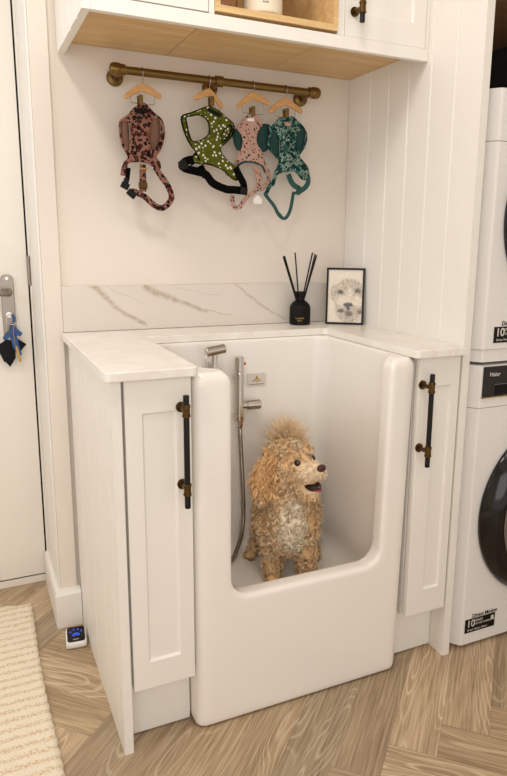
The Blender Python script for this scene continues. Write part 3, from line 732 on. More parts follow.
def ribbon(bm, P, w, y, th=.003, yoff=None):
    """strap: flat ribbon following P=(x,z) points, face towards the room"""
    Q = smooth_poly(P, 5, closed=False); m = len(Q); ws = w if isinstance(w, (list, tuple)) else [w, w]
    rings = []
    for i, q in enumerate(Q):
        d = (Q[min(i+1, m-1)]-Q[max(i-1, 0)]).normalized(); nrm = Vector((-d.y, d.x)); t = i/(m-1); h = (ws[0]*(1-t)+ws[1]*t)/2
        yy = y+(yoff or 0)*math.sin(math.pi*t)+.0015*math.sin(i*.7)
        a, b = q+nrm*h, q-nrm*h
        rings.append([bm.verts.new(v) for v in ((a.x, yy-th/2, a.y), (b.x, yy-th/2, b.y), (b.x, yy+th/2, b.y), (a.x, yy+th/2, a.y))])
    for r0, r1 in zip(rings, rings[1:]):
        for k in range(4): bm.faces.new((r0[k], r0[(k+1) % 4], r1[(k+1) % 4], r1[k]))
    bm.faces.new(rings[0]); bm.faces.new(rings[-1][::-1]); return bm
def grow(P, k):
    cx = sum(p[0] for p in P)/len(P); cz = sum(p[1] for p in P)/len(P)
    return [(cx+(a-cx)*k, cz+(b-cz)*k) for a, b in P]
def edge_tube(P, y, r=.0028):
    Q = smooth_poly(P, 3); return tube(BM(), [(q.x, y, q.y) for q in Q], r, 8, closed=True)
def make_hanger(key, label):
    h = HARNESS[key]; (ax, az), (lx, lz), (rx, rz2) = h['hanger']; cxx, cz = h['clip'][0]; y = -.060
    t = thing('coat_hanger', label, 'hanger', (ax, y, min(lz, rz2)), 'wooden clip hangers on the rod')
    th = .019
    poly = []
    top = [(lx, lz+.004), (lx+(ax-lx)*.35, lz+(az-lz)*.52), (lx+(ax-lx)*.75, lz+(az-lz)*.90), (ax, az+.003), (rx+(ax-rx)*.75, rz2+(az-rz2)*.90), (rx+(ax-rx)*.35, rz2+(az-rz2)*.52), (rx, rz2+.004)]
    bot = [(rx-.001, rz2-.006), (rx-.010, rz2-.0065), (rx+(ax-rx)*.45, rz2+(az-rz2)*.52-th*.75), (ax, az-th), (lx+(ax-lx)*.45, lz+(az-lz)*.52-th*.75), (lx+.010, lz-.0065), (lx+.001, lz-.006)]
    obj('hanger_arms', prism(BM(), top+bot, 'Y', y-.005, y+.005), 'hanger_wood', t, bevel=.003, seg=3)
    hk = [(ax, y, az), (ax, y, az+.004)]
    rodz = 1.598; R = .0122
    # hook goes up in front of the rod and over it
    pts = [(ax, y, az-.002), (ax, y-.006, rodz-R-.004), (ax, y-R*.95, rodz-.004)]
    for k in range(9):
        a = math.pi*(1-k/8*1.15); pts.append((ax, y+R*math.cos(a), rodz+R*math.sin(a)))
    obj('hook', tube(BM(), pts, .0012, 8), 'hook_wire', t, smooth=True)
    zb = min(lz, rz2)-.014; w0, w1 = ax-.033, ax+.033
    obj('clip_bar', tube(BM(), catmull([(w0, y, lz+(az-lz)*.3-.004), (w0+.001, y, zb+.003), (w0+.006, y, zb), (ax, y, zb-.001), (w1-.006, y, zb), (w1-.001, y, zb+.003), (w1, y, rz2+(az-rz2)*.3-.004)], 4), .0010, 8), 'hook_wire', t, smooth=True)
    bm = BM(); box(bm, cxx-.006, cxx+.006, y-.013, y-.0105, cz-.013, cz+.013); box(bm, cxx-.006, cxx+.006, y+.006, y+.0085, cz-.013, cz+.013); box(bm, cxx-.005, cxx+.005, y-.0105, y+.006, cz+.004, cz+.0075)
    obj('clip', bm, 'antique', t, bevel=.001)
def harness(key, mat, label, lining=None, edge=None, rib_w=.0055):
    h = HARNESS[key]; y = h['y']
    P = h['vest']; cx = sum(p[0] for p in P)/len(P)
    t = thing('dog_harness', label, 'harness', (cx, y, min(p[1] for p in P)), 'dog harnesses hanging from the rod')
    vest = obj('vest', fill_cloth(P, h['holes'], y, .006, seed=len(key)), mat, t, smooth=True)
    if edge:
        bm = edge_tube(P, y-.001, .0024); e = obj('edge_trim', bm, edge, t, smooth=True)
        for q in h['holes']: obj('armhole_trim', edge_tube(q, y-.001, .0024), edge, t, smooth=True)
    for q in h.get('lin', []):
        obj('armhole_lining', fill_cloth(q, [], y+.004, .004, wav=.001), lining, t, smooth=True, label='dark teal armhole lining')
        obj('armhole_trim', edge_tube(q, y+.001, .002), lining, t, smooth=True)
    if 'inner' in h: obj('back_strap', fill_cloth(h['inner'], [], y+.012, .004, wav=.001), mat, t, smooth=True)
    if 'arch' in h: obj('lower_trim', tube(BM(), [(q.x, y-.003, q.y) for q in smooth_poly(h['arch'], 5, False)], .0032, 8), lining, t, smooth=True, label='dark teal binding')
    return t, h, y
make_hanger('LEOPARD', 'leftmost wooden clip hanger, holding the pink leopard harness')
make_hanger('DAISY', 'tilted wooden clip hanger holding the olive daisy harness')
make_hanger('FLORAL', 'wooden clip hanger holding the pale pink floral harness')
make_hanger('TEAL', 'rightmost wooden clip hanger, holding the teal petal harness')
# leopard
t, h, y = harness('LEOPARD', 'leopard', 'pink and black leopard print dog harness hanging at the far left of the rod')
for q in h['holes']:
    obj('armhole_lining', fill_cloth(grow(q, 1.12), [], y+.0055, .003, wav=.0005), 'brown_lining', t, smooth=True, label='brown mesh lining')
bm = BM(); obj('belly_strap', ribbon(bm, h['straps'][0], .016, y+.004, yoff=-.004), 'leopard', t)
obj('side_strap', ribbon(BM(), h['straps'][1], .014, y+.004), 'leopard', t)
obj('chest_strap', ribbon(BM(), h['straps'][2], [.016, .020], y+.003), 'leopard', t)
obj('webbing', ribbon(BM(), h['webs'][0], .012, y-.004), 'webbing', t)
def lump(name, c, w, hh, y, t, mat='black_plastic', rot=0):
    bm = BM(); box(bm, -w/2, w/2, -.004, .004, -hh/2, hh/2); bmesh.ops.rotate(bm, verts=bm.verts, cent=(0, 0, 0), matrix=Matrix.Rotation(rot, 3, 'Y')); bmesh.ops.translate(bm, verts=bm.verts, vec=(c[0], y, c[1]))
    return obj(name, bm, mat, t, bevel=.002, seg=2)
B = h['buckles']
lump('buckle', B[0], .022, .018, y-.004, t, rot=.5); lump('buckle', B[1], .026, .018, y-.004, t, rot=.7); lump('slider', B[2], .024, .007, y-.001, t, rot=.1); lump('buckle', B[3], .012, .016, y-.004, t)
lump('slider', h['dring'][0], .024, .017, y-.002, t, 'brass')
lp = h['label'][0]; lump('neck_patch', (lp[0]+.004, lp[1]), .040, .010, y-.006, t, 'black_matt', -.05)
bm = BM(); tube(bm, [(lp[0]+.010*math.cos(a)-.004, y-.012, lp[1]-.014+.008*math.sin(a)) for a in [2*math.pi*k/14 for k in range(14)]], .0016, 8, closed=True); obj('lead_ring', bm, 'black_metal', t)
lump('name_badge', (h['dring'][0][0], h['dring'][0][1]+.043), .022, .006, y-.0095, t, 'key_brass')
# daisy
t, h, y = harness('DAISY', 'daisy', 'olive green daisy print dog harness with black trim and straps', edge='webbing')
obj('armhole_lining', fill_cloth(grow(h['holes'][1], 1.12), [], y+.0055, .003, wav=.0005), 'daisy', t, smooth=True)
for i, (w, yo) in enumerate(((.022, -.002), (.020, -.005), (.018, .006), (.022, -.004))):
    obj('webbing_strap', ribbon(BM(), h['webs'][i], w, y+yo, th=.004), 'webbing', t, label='black webbing strap')
lump('buckle', h['buckles'][0], .022, .020, y-.006, t, rot=.2); lump('buckle', h['buckles'][1], .022, .026, y-.004, t, rot=-.4)
lp = h['label'][0]; lump('neck_patch', lp, .042, .009, y-.0085, t, 'black_matt', .35)
# floral
t, h, y = harness('FLORAL', 'floral', 'pale pink floral dog harness with teal armholes and a white tag', lining='teal_lining')
for i, w in enumerate((.013, .014, [.018, .022], .012)):
    obj('strap', ribbon(BM(), h['straps'][i], w, y+(.004 if i != 2 else .006), yoff=-.002), 'floral', t)
lump('neck_patch', h['label'][0], .022, .009, y-.0085, t, 'tag_white', -.05)
tx, tz = h['tag'][0]
bm = prism(BM(), [(tx-.013, tz-.013), (tx+.013, tz-.013), (tx+.014, tz+.001), (tx+.004, tz+.012), (tx-.004, tz+.012), (tx-.014, tz+.001)], 'Y', y-.012, y-.009)
obj('id_tag', bm, 'tag_white', t, bevel=.001, label='white enamel tag')
bm = BM(); tube(bm, [(tx+.004*math.cos(a), y-.0105, tz+.015+.004*math.sin(a)) for a in [2*math.pi*k/12 for k in range(12)]], .0008, 6, closed=True); obj('tag_ring', bm, 'chrome', t)
# teal
t, h, y = harness('TEAL', 'teal', 'teal petal print dog harness hanging at the far right of the rod')
for q in h['holes']:
    obj('armhole_lining', fill_cloth(grow(q, 1.12), [], y+.0055, .003, wav=.0005), 'teal_lining', t, smooth=True); obj('armhole_trim', edge_tube(q, y-.002, .0018), 'teal_lining', t, smooth=True)
for i, w in enumerate((.011, .010, .015, .016)):
    obj('strap', ribbon(BM(), h['webs'][i], w, y+(.004 if i < 3 else .009), yoff=-.002), 'teal_web' if i else 'teal', t)
lump('slider', h['webs'][0][-1], .012, .010, y, t, 'teal_web'); lump('slider', h['webs'][2][-1], .022, .008, y-.001, t, 'teal_web'); lump('slider', h['webs'][1][2], .016, .009, y, t, 'teal_web', .6)
lump('neck_patch', h['label'][0], .018, .011, y-.0085, t, 'floral')
lump('lead_loop', (h['label'][0][0]-.004, h['label'][0][1]-.068), .012, .016, y-.0085, t, 'teal_web')

# =============== DIFFUSER, FRAME ===============
t = thing('reed_diffuser', 'black bottle reed diffuser standing on the back ledge left of the dog portrait', 'diffuser', (.712, -.05, .9005))
c = (.722, -.046, 0); z = .9005
obj('bottle', lathe(BM(), [(.030, z), (.0335, z+.003), (.0335, z+.052), (.031, z+.062), (.022, z+.072), (.0145, z+.077), (.0140, z+.099), (.0205, z+.0995), (.0205, z+.104), (.009, z+.1045), (.008, z+.09)], c, 40), 'black_matt', t, smooth=False, bevel=0)
aim = math.atan2(-1.93+.046, -.2422-.712)
for k, (a, b, r) in enumerate(((-.066, .112, .0026), (-.062, .110, .0024), (-.018, .122, .0022), (.040, .118, .0024), (.046, .122, .0024), (.054, .114, .0024))):
    dy = (-.01, .0, .004, -.012, .006, -.002)[k]
    obj('reed', cyl(BM(), (c[0]-a*.10, c[1]+dy*.3, z+.02), (c[0]+a, c[1]+dy*1.6, z+.104+b), r, 10), 'black_matt', t)
def wrap2(body, size, zz): return wrap_text(body, size, zz, (c[0], c[1]), .0335, aim, 'gold', t, 'lettering')
wrap2('Lavande', .0085, z+.020); wrap2('diffuser', .0055, z+.013)
def portrait_mat():
    m, nt, b = new_mat('sepia_dog_portrait'); tc = N(nt, 'ShaderNodeTexCoord'); v0 = tc.outputs['Generated']
    mp = N(nt, 'ShaderNodeSeparateXYZ'); L(nt, v0, mp.inputs[0]); 
    nz = noise(nt, 16, 5, v0, .7, 1.2); nf = noise(nt, 60, 3, v0, .6, 2.0)
    ox = mth(nt, 'MULTIPLY', mth(nt, 'SUBTRACT', nz, .5), .12)
    X = mth(nt, 'ADD', mp.outputs[0], ox); Z = mth(nt, 'SUBTRACT', mp.outputs[2], ox)
    curls = noise(nt, 15, 5, v0, .75, 3.0)
    fur = ramp(nt, curls, [(.36, rgb('#6a5a4a')), (.5, rgb('#b3a28c')), (.62, rgb('#e6dac6'))])
    pale = ramp(nt, curls, [(.34, rgb('#a8967f')), (.5, rgb('#d6c8b2')), (.62, rgb('#f0e6d4'))])
    def blob(c, x, z, rx, rz, colr, soft=.35, k=1.0, rot=0):
        a = mth(nt, 'SUBTRACT', X, x); e = mth(nt, 'SUBTRACT', Z, z)
        a2 = mth(nt, 'ADD', mth(nt, 'MULTIPLY', a, math.cos(rot)/rx), mth(nt, 'MULTIPLY', e, math.sin(rot)/rx))
        e2 = mth(nt, 'ADD', mth(nt, 'MULTIPLY', a, -math.sin(rot)/rz), mth(nt, 'MULTIPLY', e, math.cos(rot)/rz))
        d = mth(nt, 'SQRT', mth(nt, 'ADD', mth(nt, 'MULTIPLY', a2, a2), mth(nt, 'MULTIPLY', e2, e2)))
        f = ramp(nt, mth(nt, 'DIVIDE', d, 1.5), [((1-soft)/1.5, (k, k, k, 1)), (1/1.5, (0, 0, 0, 1))])
        return mix(nt, f, c, rgb(colr) if isinstance(colr, str) else colr)
    col = ramp(nt, nz, [(.3, rgb('#cdbfab')), (.7, rgb('#e4d9c8'))])
    col = blob(col, .60, .50, .46, .36, fur, .12)
    col = blob(col, .22, .55, .14, .20, fur, .3)
    col = blob(col, .55, .24, .38, .28, fur, .2)
    col = blob(col, .46, .40, .25, .15, pale, .5); col = blob(col, .80, .40, .20, .13, pale, .5); col = blob(col, .60, .55, .10, .16, pale, .6)
    col = blob(col, .36, .58, .10, .065, '#5a4a3c', .7); col = blob(col, .80, .61, .12, .07, '#4f4135', .7)
    col = blob(col, .37, .58, .055, .038, '#1b1511', .4); col = blob(col, .79, .605, .06, .040, '#1b1511', .4)
    col = blob(col, .55, .335, .15, .055, '#2f2620', .35); col = blob(col, .55, .27, .07, .05, '#3b3029', .5)
    col = blob(col, .36, .22, .11, .05, '#4a3d32', .5); col = blob(col, .56, .17, .13, .075, '#4f4136', .5, .9); col = blob(col, .84, .21, .10, .055, '#54463a', .6, .9)
    L(nt, col, b.inputs['Base Color']); b.inputs['Roughness'].default_value = .12; b.inputs['Coat Weight'].default_value = .2; return m
A = Vector((.803, -.068, .9005)); Bp = Vector((.904, -.136, .9005)); ctr = (A+Bp)/2
t = thing('picture_frame', 'thin black frame with a sepia portrait of a curly dog, on the worktop corner', 'picture', tuple(ctr))
w, hgt, fr = (Bp-A).length, .180, .006
ex = (Bp-A).normalized(); ez = Vector((0, 0, 1)); ny = ez.cross(ex)  # into wall
lean = math.radians(5)
def fbox(bm, x0, x1, y0, y1, z0, z1):
    n0 = len(bm.verts); box(bm, x0, x1, y0, y1, z0, z1); bm.verts.ensure_lookup_table()
    for vtx in bm.verts[n0:]:
        lx, ly, lz = vtx.co; ly2 = ly*math.cos(lean)+lz*math.sin(lean); lz2 = lz*math.cos(lean)-ly*math.sin(lean)*0
        vtx.co = A+ex*lx+ny*ly2+ez*lz2
bm = BM(); fbox(bm, 0, w, 0, .014, 0, fr); fbox(bm, 0, w, 0, .014, hgt-fr, hgt); fbox(bm, 0, fr, 0, .014, fr, hgt-fr); fbox(bm, w-fr, w, 0, .014, fr, hgt-fr); obj('frame', bm, 'black_plastic', t)
bm = BM(); fbox(bm, fr+.0002, w-fr-.0002, .004, .0125, fr+.0002, hgt-fr-.0002); obj('print', bm, portrait_mat(), t, label='sepia dog portrait print')
bm = BM(); fbox(bm, w*.4, w*.6, .015, .018, .01, .12); obj('back_board', bm, 'black_matt', t)

# =============== MACHINES ===============
def machine(name, label, z0, z1, cz, washer):
    t = thing(name, label, 'washing machine' if washer else 'tumble dryer', (1.27, -.3, z0))
    x0, x1, yf, yb = .958, 1.575, -.600, -.05
    pol = [(x0, yb), (x0, yf+.036), (x0+.003, yf+.032), (x0+.026, yf+.002), (x0+.032, yf), (x1-.032, yf), (x1-.026, yf+.002), (x1-.003, yf+.032), (x1, yf+.036), (x1, yb)]
    if washer:
        obj('cabinet', prism(BM(), pol, 'Z', z0+.012, z0+.725), 'machine', t); obj('top_housing', prism(BM(), pol, 'Z', z0+.7265, z1), 'machine', t)
    else:
        obj('cabinet', prism(BM(), pol, 'Z', z0+.035, z1-.125), 'machine', t); obj('top_housing', prism(BM(), pol, 'Z', z1-.1235, z1), 'machine', t)
        pol2 = [(px+(.003 if px < 1.2 else -.003), py+(.004 if py < -.3 else 0)) for px, py in pol]
        obj('base_rail', prism(BM(), pol2, 'Z', z0, z0+.0335), 'machine', t)
    for fx in ((1.02, 1.52) if washer else ()):
        for fy in (-.54, -.10):
            obj('foot', lathe(BM(), [(.022, z0), (.022, z0+.006), (.014, z0+.012)], (fx, fy, 0), 20), 'black_plastic', t)
    # porthole
    cx, R = (1.287, .272) if washer else (1.290, .268)
    dr = obj('door', lathe(BM(), [(.02, yf-.030), (.17, yf-.034), (.182, yf-.040), (.20, yf-.052), (.232, yf-.050), (.246, yf-.040), (R, yf-.012), (R+.002, yf-.004), (R, yf-.0005)], (cx, 0, cz), 96, 'Y'), 'black_gloss', t, smooth=True, label='black porthole door')
    obj('door_ring', lathe(BM(), [(.214, yf-.0530), (.218, yf-.0545), (.224, yf-.0530), (.224, yf-.0520), (.214, yf-.0520)], (cx, 0, cz), 96, 'Y'), 'grey_ink', dr, smooth=True)
    obj('porthole_glass', lathe(BM(), [(.002, yf-.046), (.10, yf-.044), (.16, yf-.037), (.17, yf-.0345)], (cx, 0, cz), 64, 'Y'), 'black_gloss', dr, smooth=True)
    return t, yf
t, yf = machine('washing_machine', 'white washing machine at the bottom of the stack with black control strip and porthole', 0.0, .843, .400, True)
obj('control_panel', bx(.9915, 1.545, yf-.006, yf-.0005, .757, .840), 'black_gloss', t, bevel=.002, label='black control strip')
bm = BM(); box(bm, .9900, 1.5465, yf-.0045, yf-.0003, .7535, .7562); obj('panel_trim', bm, 'key_brass', t, label='bronze trim line')
obj('drawer_recess', bx(1.033, 1.20, yf-.0075, yf-.0062, .762, .789), 'black_matt', t, bevel=.0005)
obj('drawer_edge', bx(1.029, 1.20, yf-.0082, yf-.0062, .7895, .7915), 'grey_ink', t)
obj('lettering', text_mesh('Haier', .0165, (1.010, yf-.0064, .8135), FRONT), 'white_ink', t, label='white lettering')
def sticker(t, x0, z0, w, hh, skew=0):
    y = yf-.0005
    s = obj('energy_sticker', bx(x0, x0+w, y-.001, y, z0, z0+hh), 'black_plastic', t, label='black guarantee sticker')
    obj('lettering', text_mesh('10', hh*.72, (x0+w*.05, y-.0013, z0+hh*.42), FRONT, .0002, bold=.0004), 'white_ink', s)
    obj('lettering', text_mesh('YEARS', hh*.26, (x0+w*.30, y-.0013, z0+hh*.72), FRONT, .0002), 'white_ink', s)
    obj('lettering', text_mesh('MOTOR WARRANTY', hh*.20, (x0+w*.30, y-.0013, z0+hh*.48), FRONT, .0002), 'white_ink', s)
    obj('lettering', text_mesh('Direct Motion Motor', hh*.20, (x0+w*.08, y-.0013, z0+hh*.12), FRONT, .0002), 'white_ink', s)
    bm = BM(); box(bm, x0+w*.86, x0+w*.95, y-.0014, y-.0011, z0+hh*.55, z0+hh*.85); obj('seal_mark', bm, 'white_ink', s)
    obj('lettering', text_mesh('Direct Motion', hh*.38, (x0+w*.22, y-.0010, z0+hh*1.07), FRONT, .0002, bold=.0002), 'black_plastic', t)
sticker(t, .996, .048, .112, .043)
t, yf = machine('tumble_dryer', 'white tumble dryer stacked on top of the washing machine', .8515, 1.538, 1.225, False)
sticker(t, 1.018, .903, .112, .043)

# =============== RUG, DEVICE, KEYS ===============
def rug():
    bm = BM(); nx, ny = 60, 160; x0, x1, y0, y1 = -.95, -.128, -1.9, .172
    g = []
    for i in range(nx+1):
        row = []
        for j in range(ny+1):
            x = x0+(x1-x0)*i/nx; y = y0+(y1-y0)*j/ny
            if i == nx: x += .0018*math.sin(y*150)+.004*math.sin(y*7)
            if j == ny: y += .003*math.sin(x*120)-.02*max(0, 1-(x1-x)/.10)**2
            row.append(bm.verts.new((x, y, .0085+.0012*math.sin(y*2*math.pi/.034)+.0006*math.sin(x*90+y*40))))
        g.append(row)
    for i in range(nx):
        for j in range(ny): bm.faces.new((g[i][j], g[i+1][j], g[i+1][j+1], g[i][j+1]))
    ed = [e for e in bm.edges if e.is_boundary]
    r = bmesh.ops.extrude_edge_only(bm, edges=ed)
    for v in r['geom']:
        if isinstance(v, bmesh.types.BMVert): v.co.z = .0005
    o = obj('rug', bm, rug_mat(), smooth=True); tag(o, 'cream woven cotton rug with tan flecks lying at the lower left', 'rug')
rug()
t = thing('camera_dock', 'small white square gadget with a blue paw on its black screen, on the floor', 'gadget', (-.022, -.112, 0))
ang = math.radians(-6); R3 = Matrix.Rotation(ang, 3, 'Z')
def dev(bm):
    for v in bm.verts: v.co.z = v.co.z*(.78+v.co.y*9.0)
    for v in bm.verts: v.co = R3 @ v.co+Vector((-.0255, -.112, 0))
    return bm
bm = bx(-.029, .029, -.029, .029, .001, .039); obj('casing', dev(bm), 'machine', t, bevel=.008, seg=4)
rp = []
for qx, qy, a0 in ((1, 1, 0), (-1, 1, 1), (-1, -1, 2), (1, -1, 3)):
    for k in range(6): aa = (a0+k/5)*math.pi/2; rp.append((qx*.0175+.007*math.cos(aa), qy*.0175+.007*math.sin(aa)))
bm = prism(BM(), rp, 'Z', .0391, .0402); obj('screen', dev(bm), 'black_gloss', t)
glow = bpy.data.materials.new('blue_paw_glow'); glow.use_nodes = True; gb = glow.node_tree.nodes['Principled BSDF']
gb.inputs['Base Color'].default_value = (.01, .03, .3, 1); gb.inputs['Emission Color'].default_value = (.03, .10, .8, 1); gb.inputs['Emission Strength'].default_value = .6
bm = BM()
for px, py in ((-.013, .007), (-.005, .0125), (.005, .0125), (.013, .007)):
    lathe(bm, [(.0028, .0402), (.0028, .0406)], (px*1.15, py*1.15, 0), 12)
arc = [(.009*math.cos(a), -.004+.0075*math.sin(a)) for a in [math.pi*k/10 for k in range(11)]]+[(-.005, -.005), (0, -.0035), (.005, -.005)]
prism(bm, [(a*1.25, b*1.2) for a, b in arc], 'Z', .0402, .0406); obj('paw_symbol', dev(bm), glow, t, label='glowing blue paw symbol')
bm = bx(-.009, .007, -.0180, -.0163, .0402, .0406); obj('screen_text', dev(bm), 'grey_plastic', t)
# keys in the lock
t = thing('key_ring', 'keys with blue and black fobs hanging from the lock of the door', 'keys', (-.123, .278, .77))
kx, ky = -.118, .2775
bm = BM(); tube(bm, [(kx+.0155*math.cos(a), ky+.002*math.sin(a), .911+.0155*math.sin(a)) for a in [2*math.pi*k/28 for k in range(28)]], .0011, 8, closed=True); obj('split_ring', bm, 'chrome', t, smooth=True)
bm = BM(); prism(bm, [(-.003+kx, .925), (kx+.006, .928), (kx+.011, .918), (kx+.010, .907), (kx+.004, .900), (kx+.001, .905), (kx+.005, .914)], 'Y', ky-.005, ky-.002)
prism(bm, [(kx-.006, .892), (kx+.004, .897), (kx+.010, .885), (kx+.028, .868), (kx+.022, .858), (kx+.008, .862), (kx-.010, .858), (kx-.027, .848), (kx-.030, .858), (kx-.012, .872)], 'Y', ky-.006, ky-.001)
prism(bm, [(kx-.010, .860), (kx+.010, .862), (kx+.022, .800), (kx+.012, .796), (kx-.002, .822)], 'Y', ky-.010, ky-.006)
obj('blue_fob', bm, 'blue_plastic', t, bevel=.001, label='blue rubber strap and fob')
bm = BM(); prism(bm, [(kx-.050, .830), (kx-.018, .850), (kx-.002, .800), (kx-.030, .778)], 'Y', ky-.004, ky+.002)
prism(bm, [(kx-.024, .848), (kx+.004, .842), (kx+.004, .790), (kx-.014, .762), (kx-.032, .786)], 'Y', ky-.001, ky+.004); prism(bm, [(kx+.010, .852), (kx+.038, .832), (kx+.016, .806), (kx+.002, .824)], 'Y', ky-.002, ky+.003)
obj('black_fob', bm, 'black_matt', t, bevel=.001, label='black leather fobs')
bm = BM(); prism(bm, [(kx+.004, .830), (kx+.010, .828), (kx+.020, .782), (kx+.014, .776), (kx+.010, .786)], 'Y', ky-.013, ky-.011); tube(bm, [(kx+.004, ky-.011, .832), (kx+.001, ky-.011, .870), (kx+.004, ky-.009, .896)], .0014, 8)
obj('key', bm, 'key_brass', t, label='small brass key')
# =============== DOG ===============
def build_dog():
    O = Vector((.535, -.42, .225)); Rr = Vector((.9019, -.4319, 0)); F = Vector((-.4319, -.9019, 0)); U = Vector((0, 0, 1))
    def P(s, u, d): return O+Rr*s+U*u+F*d
    t = thing('dog', 'curly apricot dog with a white chest standing in the bath, mouth open, looking right', 'dog', tuple(P(-.03, 0, -.08)))
    MB = Matrix((Rr, F, U)).transposed()          # local (s,d,u) -> world
    # ---- continuous body: blobs fused by voxel remesh
    bm = BM()
    def ball(s, u, d, r, sc=(1, 1, 1), rot=None):
        m = MB if rot is None else MB @ rot
        sphere(bm, P(s, u, d), r, sc, 20, 14, rot=m)
    def chain(a, b, n=8):
        for i in range(n+1):
            k = i/n; p = [a[j]*(1-k)+b[j]*k for j in range(4)]; ball(p[0], p[1], p[2], p[3])
    # torso
    chain((-.028, .175, -.035, .062), (-.030, .185, -.12, .062)); chain((-.030, .185, -.12, .062), (-.035, .19, -.175, .056))
    ball(-.028, .150, -.015, .058, (1.05, .8, 1.15)); chain((-.028, .19, -.02, .060), (-.034, .265, -.015, .048))
    # shoulders + forelegs
    chain((-.078, .165, -.03, .034), (-.070, .100, -.025, .026)); chain((-.070, .100, -.025, .026), (-.066, .018, -.015, .021)); ball(-.066, .012, -.003, .021, (1, 1.35, .62))
    chain((.020, .165, -.03, .034), (.024, .100, -.025, .026)); chain((.024, .100, -.025, .026), (.026, .018, -.015, .021)); ball(.026, .012, -.003, .021, (1, 1.35, .62))
    # hind legs: thigh, hock, shank
    for sg, sx in ((-1, -.085), (1, .025)):
        chain((sx*.9, .16, -.16, .046), (sx+.010*sg, .10, -.145, .032)); chain((sx+.010*sg, .10, -.145, .032), (sx+.022*sg, .062, -.182, .018)); chain((sx+.022*sg, .062, -.182, .018), (sx+(.042 if sg < 0 else .030)*sg, .018, -.160, .016))
        ball(sx+(.050 if sg < 0 else .032)*sg, .011, -.145, .019, (1, 1.35, .58))
    # tail, curled up over the back
    chain((-.034, .22, -.205, .018), (-.034, .30, -.20, .018)); chain((-.034, .30, -.20, .018), (-.030, .360, -.175, .024))
    # head: faces image right and towards the viewer, lifted a little
    ya = math.radians(43); HF = (math.sin(ya), math.cos(ya)); TI = .12
    hc = (-.020, .345, -.006)
    def HP(f, l, u):
        u2 = u+f*TI; return (hc[0]+HF[0]*f-HF[1]*l, hc[1]+u2, hc[2]+HF[1]*f+HF[0]*l)
    Rh = Matrix.Rotation(-ya, 3, 'Z')
    def hball(f, l, u, r, sc=(1, 1, 1)): p = HP(f, l, u); ball(p[0], p[1], p[2], r, sc, Rh)
    hball(0, 0, 0, .058, (1.0, 1.05, 1.0)); hball(-.016, 0, .008, .056); hball(.034, 0, -.010, .045, (1.05, 1, .95))
    hball(.062, 0, -.012, .036, (1.05, 1.1, .85)); hball(.086, 0, -.006, .028, (1.05, 1.0, .80)); hball(.082, .012, -.018, .022); hball(.082, -.012, -.018, .022)
    hball(.030, 0, -.044, .036, (1.0, 1.2, .75)); hball(.064, 0, -.062, .021, (1.05, 1.5, .55)); hball(.082, 0, -.060, .014, (1.0, 1.2, .55))
    hball(.024, .026, .036, .018); hball(.024, -.026, .036, .018)
    chain((-.036, .26, -.012, .052), (-.036, .32, -.008, .052))
    for l in (1, -1):
        a = HP(-.034, .050*l, .024); b = HP(-.042, .068*l, -.03); c = HP(-.040, .066*l, -.080)
        chain((a[0], a[1], a[2], .018), (b[0], b[1], b[2], .023)); chain((b[0], b[1], b[2], .023), (c[0], c[1], c[2], .018))
    me = remesh(temp(bm), .0045, 5, .5)
    body = obj('body', me, 'dog_skin', t, smooth=True)
    # ---- sample the skin
    mw = body.data; nv = len(mw.vertices); mw.calc_loop_triangles()
    off = np.array(wloc(body))
    co = np.empty(nv*3); mw.vertices.foreach_get('co', co); co = co.reshape(-1, 3)+off
    tr = np.empty(len(mw.loop_triangles)*3, int); mw.loop_triangles.foreach_get('vertices', tr); tr = tr.reshape(-1, 3)
    A_, B_, C_ = co[tr[:, 0]], co[tr[:, 1]], co[tr[:, 2]]; cr = np.cross(B_-A_, C_-A_); ar = np.linalg.norm(cr, axis=1)/2
    rs = np.random.RandomState(3); NL = 22000
    cm = (A_+B_+C_)/3-np.array(O); mz = np.linalg.norm(cm-(np.array(Rr)*.03+np.array(F)*.05+np.array([0, 0, .33])), axis=1) < .055; ar = ar*np.where((cm[:, 2] > .27), 1.9, 1.0)*np.where(mz, 2.0, 1.0)
    idx = rs.choice(len(tr), NL, p=ar/ar.sum()); u = rs.rand(NL, 2); fl = u.sum(1) > 1; u[fl] = 1-u[fl]
    p = A_[idx]+(B_[idx]-A_[idx])*u[:, :1]+(C_[idx]-A_[idx])*u[:, 1:]; n = cr[idx]/np.linalg.norm(cr[idx], axis=1)[:, None]
    Rn, Fn, On = np.array(Rr), np.array(F), np.array(O)
    loc = p-On; ls = loc@Rn; ld = loc@Fn; lu = loc[:, 2]
    hs, hd, hu = ls-hc[0], ld-hc[2], lu-hc[1]; hf = hs*HF[0]+hd*HF[1]; hu = hu-hf*TI; hl = -hs*HF[1]+hd*HF[0]
    head = (lu > .275) & (ld > -.09)
    ear = head & (np.abs(hl) > .047) & (hf < .005) & (hu < .04)
    tail = (lu > .27) & (ld < -.13)
    muz = head & (hf > .056) & ~ear
    legs = lu < .10
    # keep clear of eyes, nose and mouth
    eyes = [(.0525, .0275, .0175), (.0525, -.0275, .0175)]
    keep = np.ones(NL, bool)
    for f_, l_, u_ in eyes: keep &= ((hf-f_)**2+(hl-l_)**2+(hu-u_)**2) > .0118**2
    keep &= ((hf-.112)**2+(hl)**2+(hu-.004)**2) > .0128**2
    keep &= ~((hf > .060) & (np.abs(hl) < .026) & (hu < -.030) & (hu > -.062) & head)
    keep &= lu > .004
    def sel(a): return a[keep]
    p, n, ls, ld, lu, hf, hl, hu = map(sel, (p, n, ls, ld, lu, hf, hl, hu)); head, ear, tail, muz, legs = map(sel, (head, ear, tail, muz, legs)); NL = len(p)
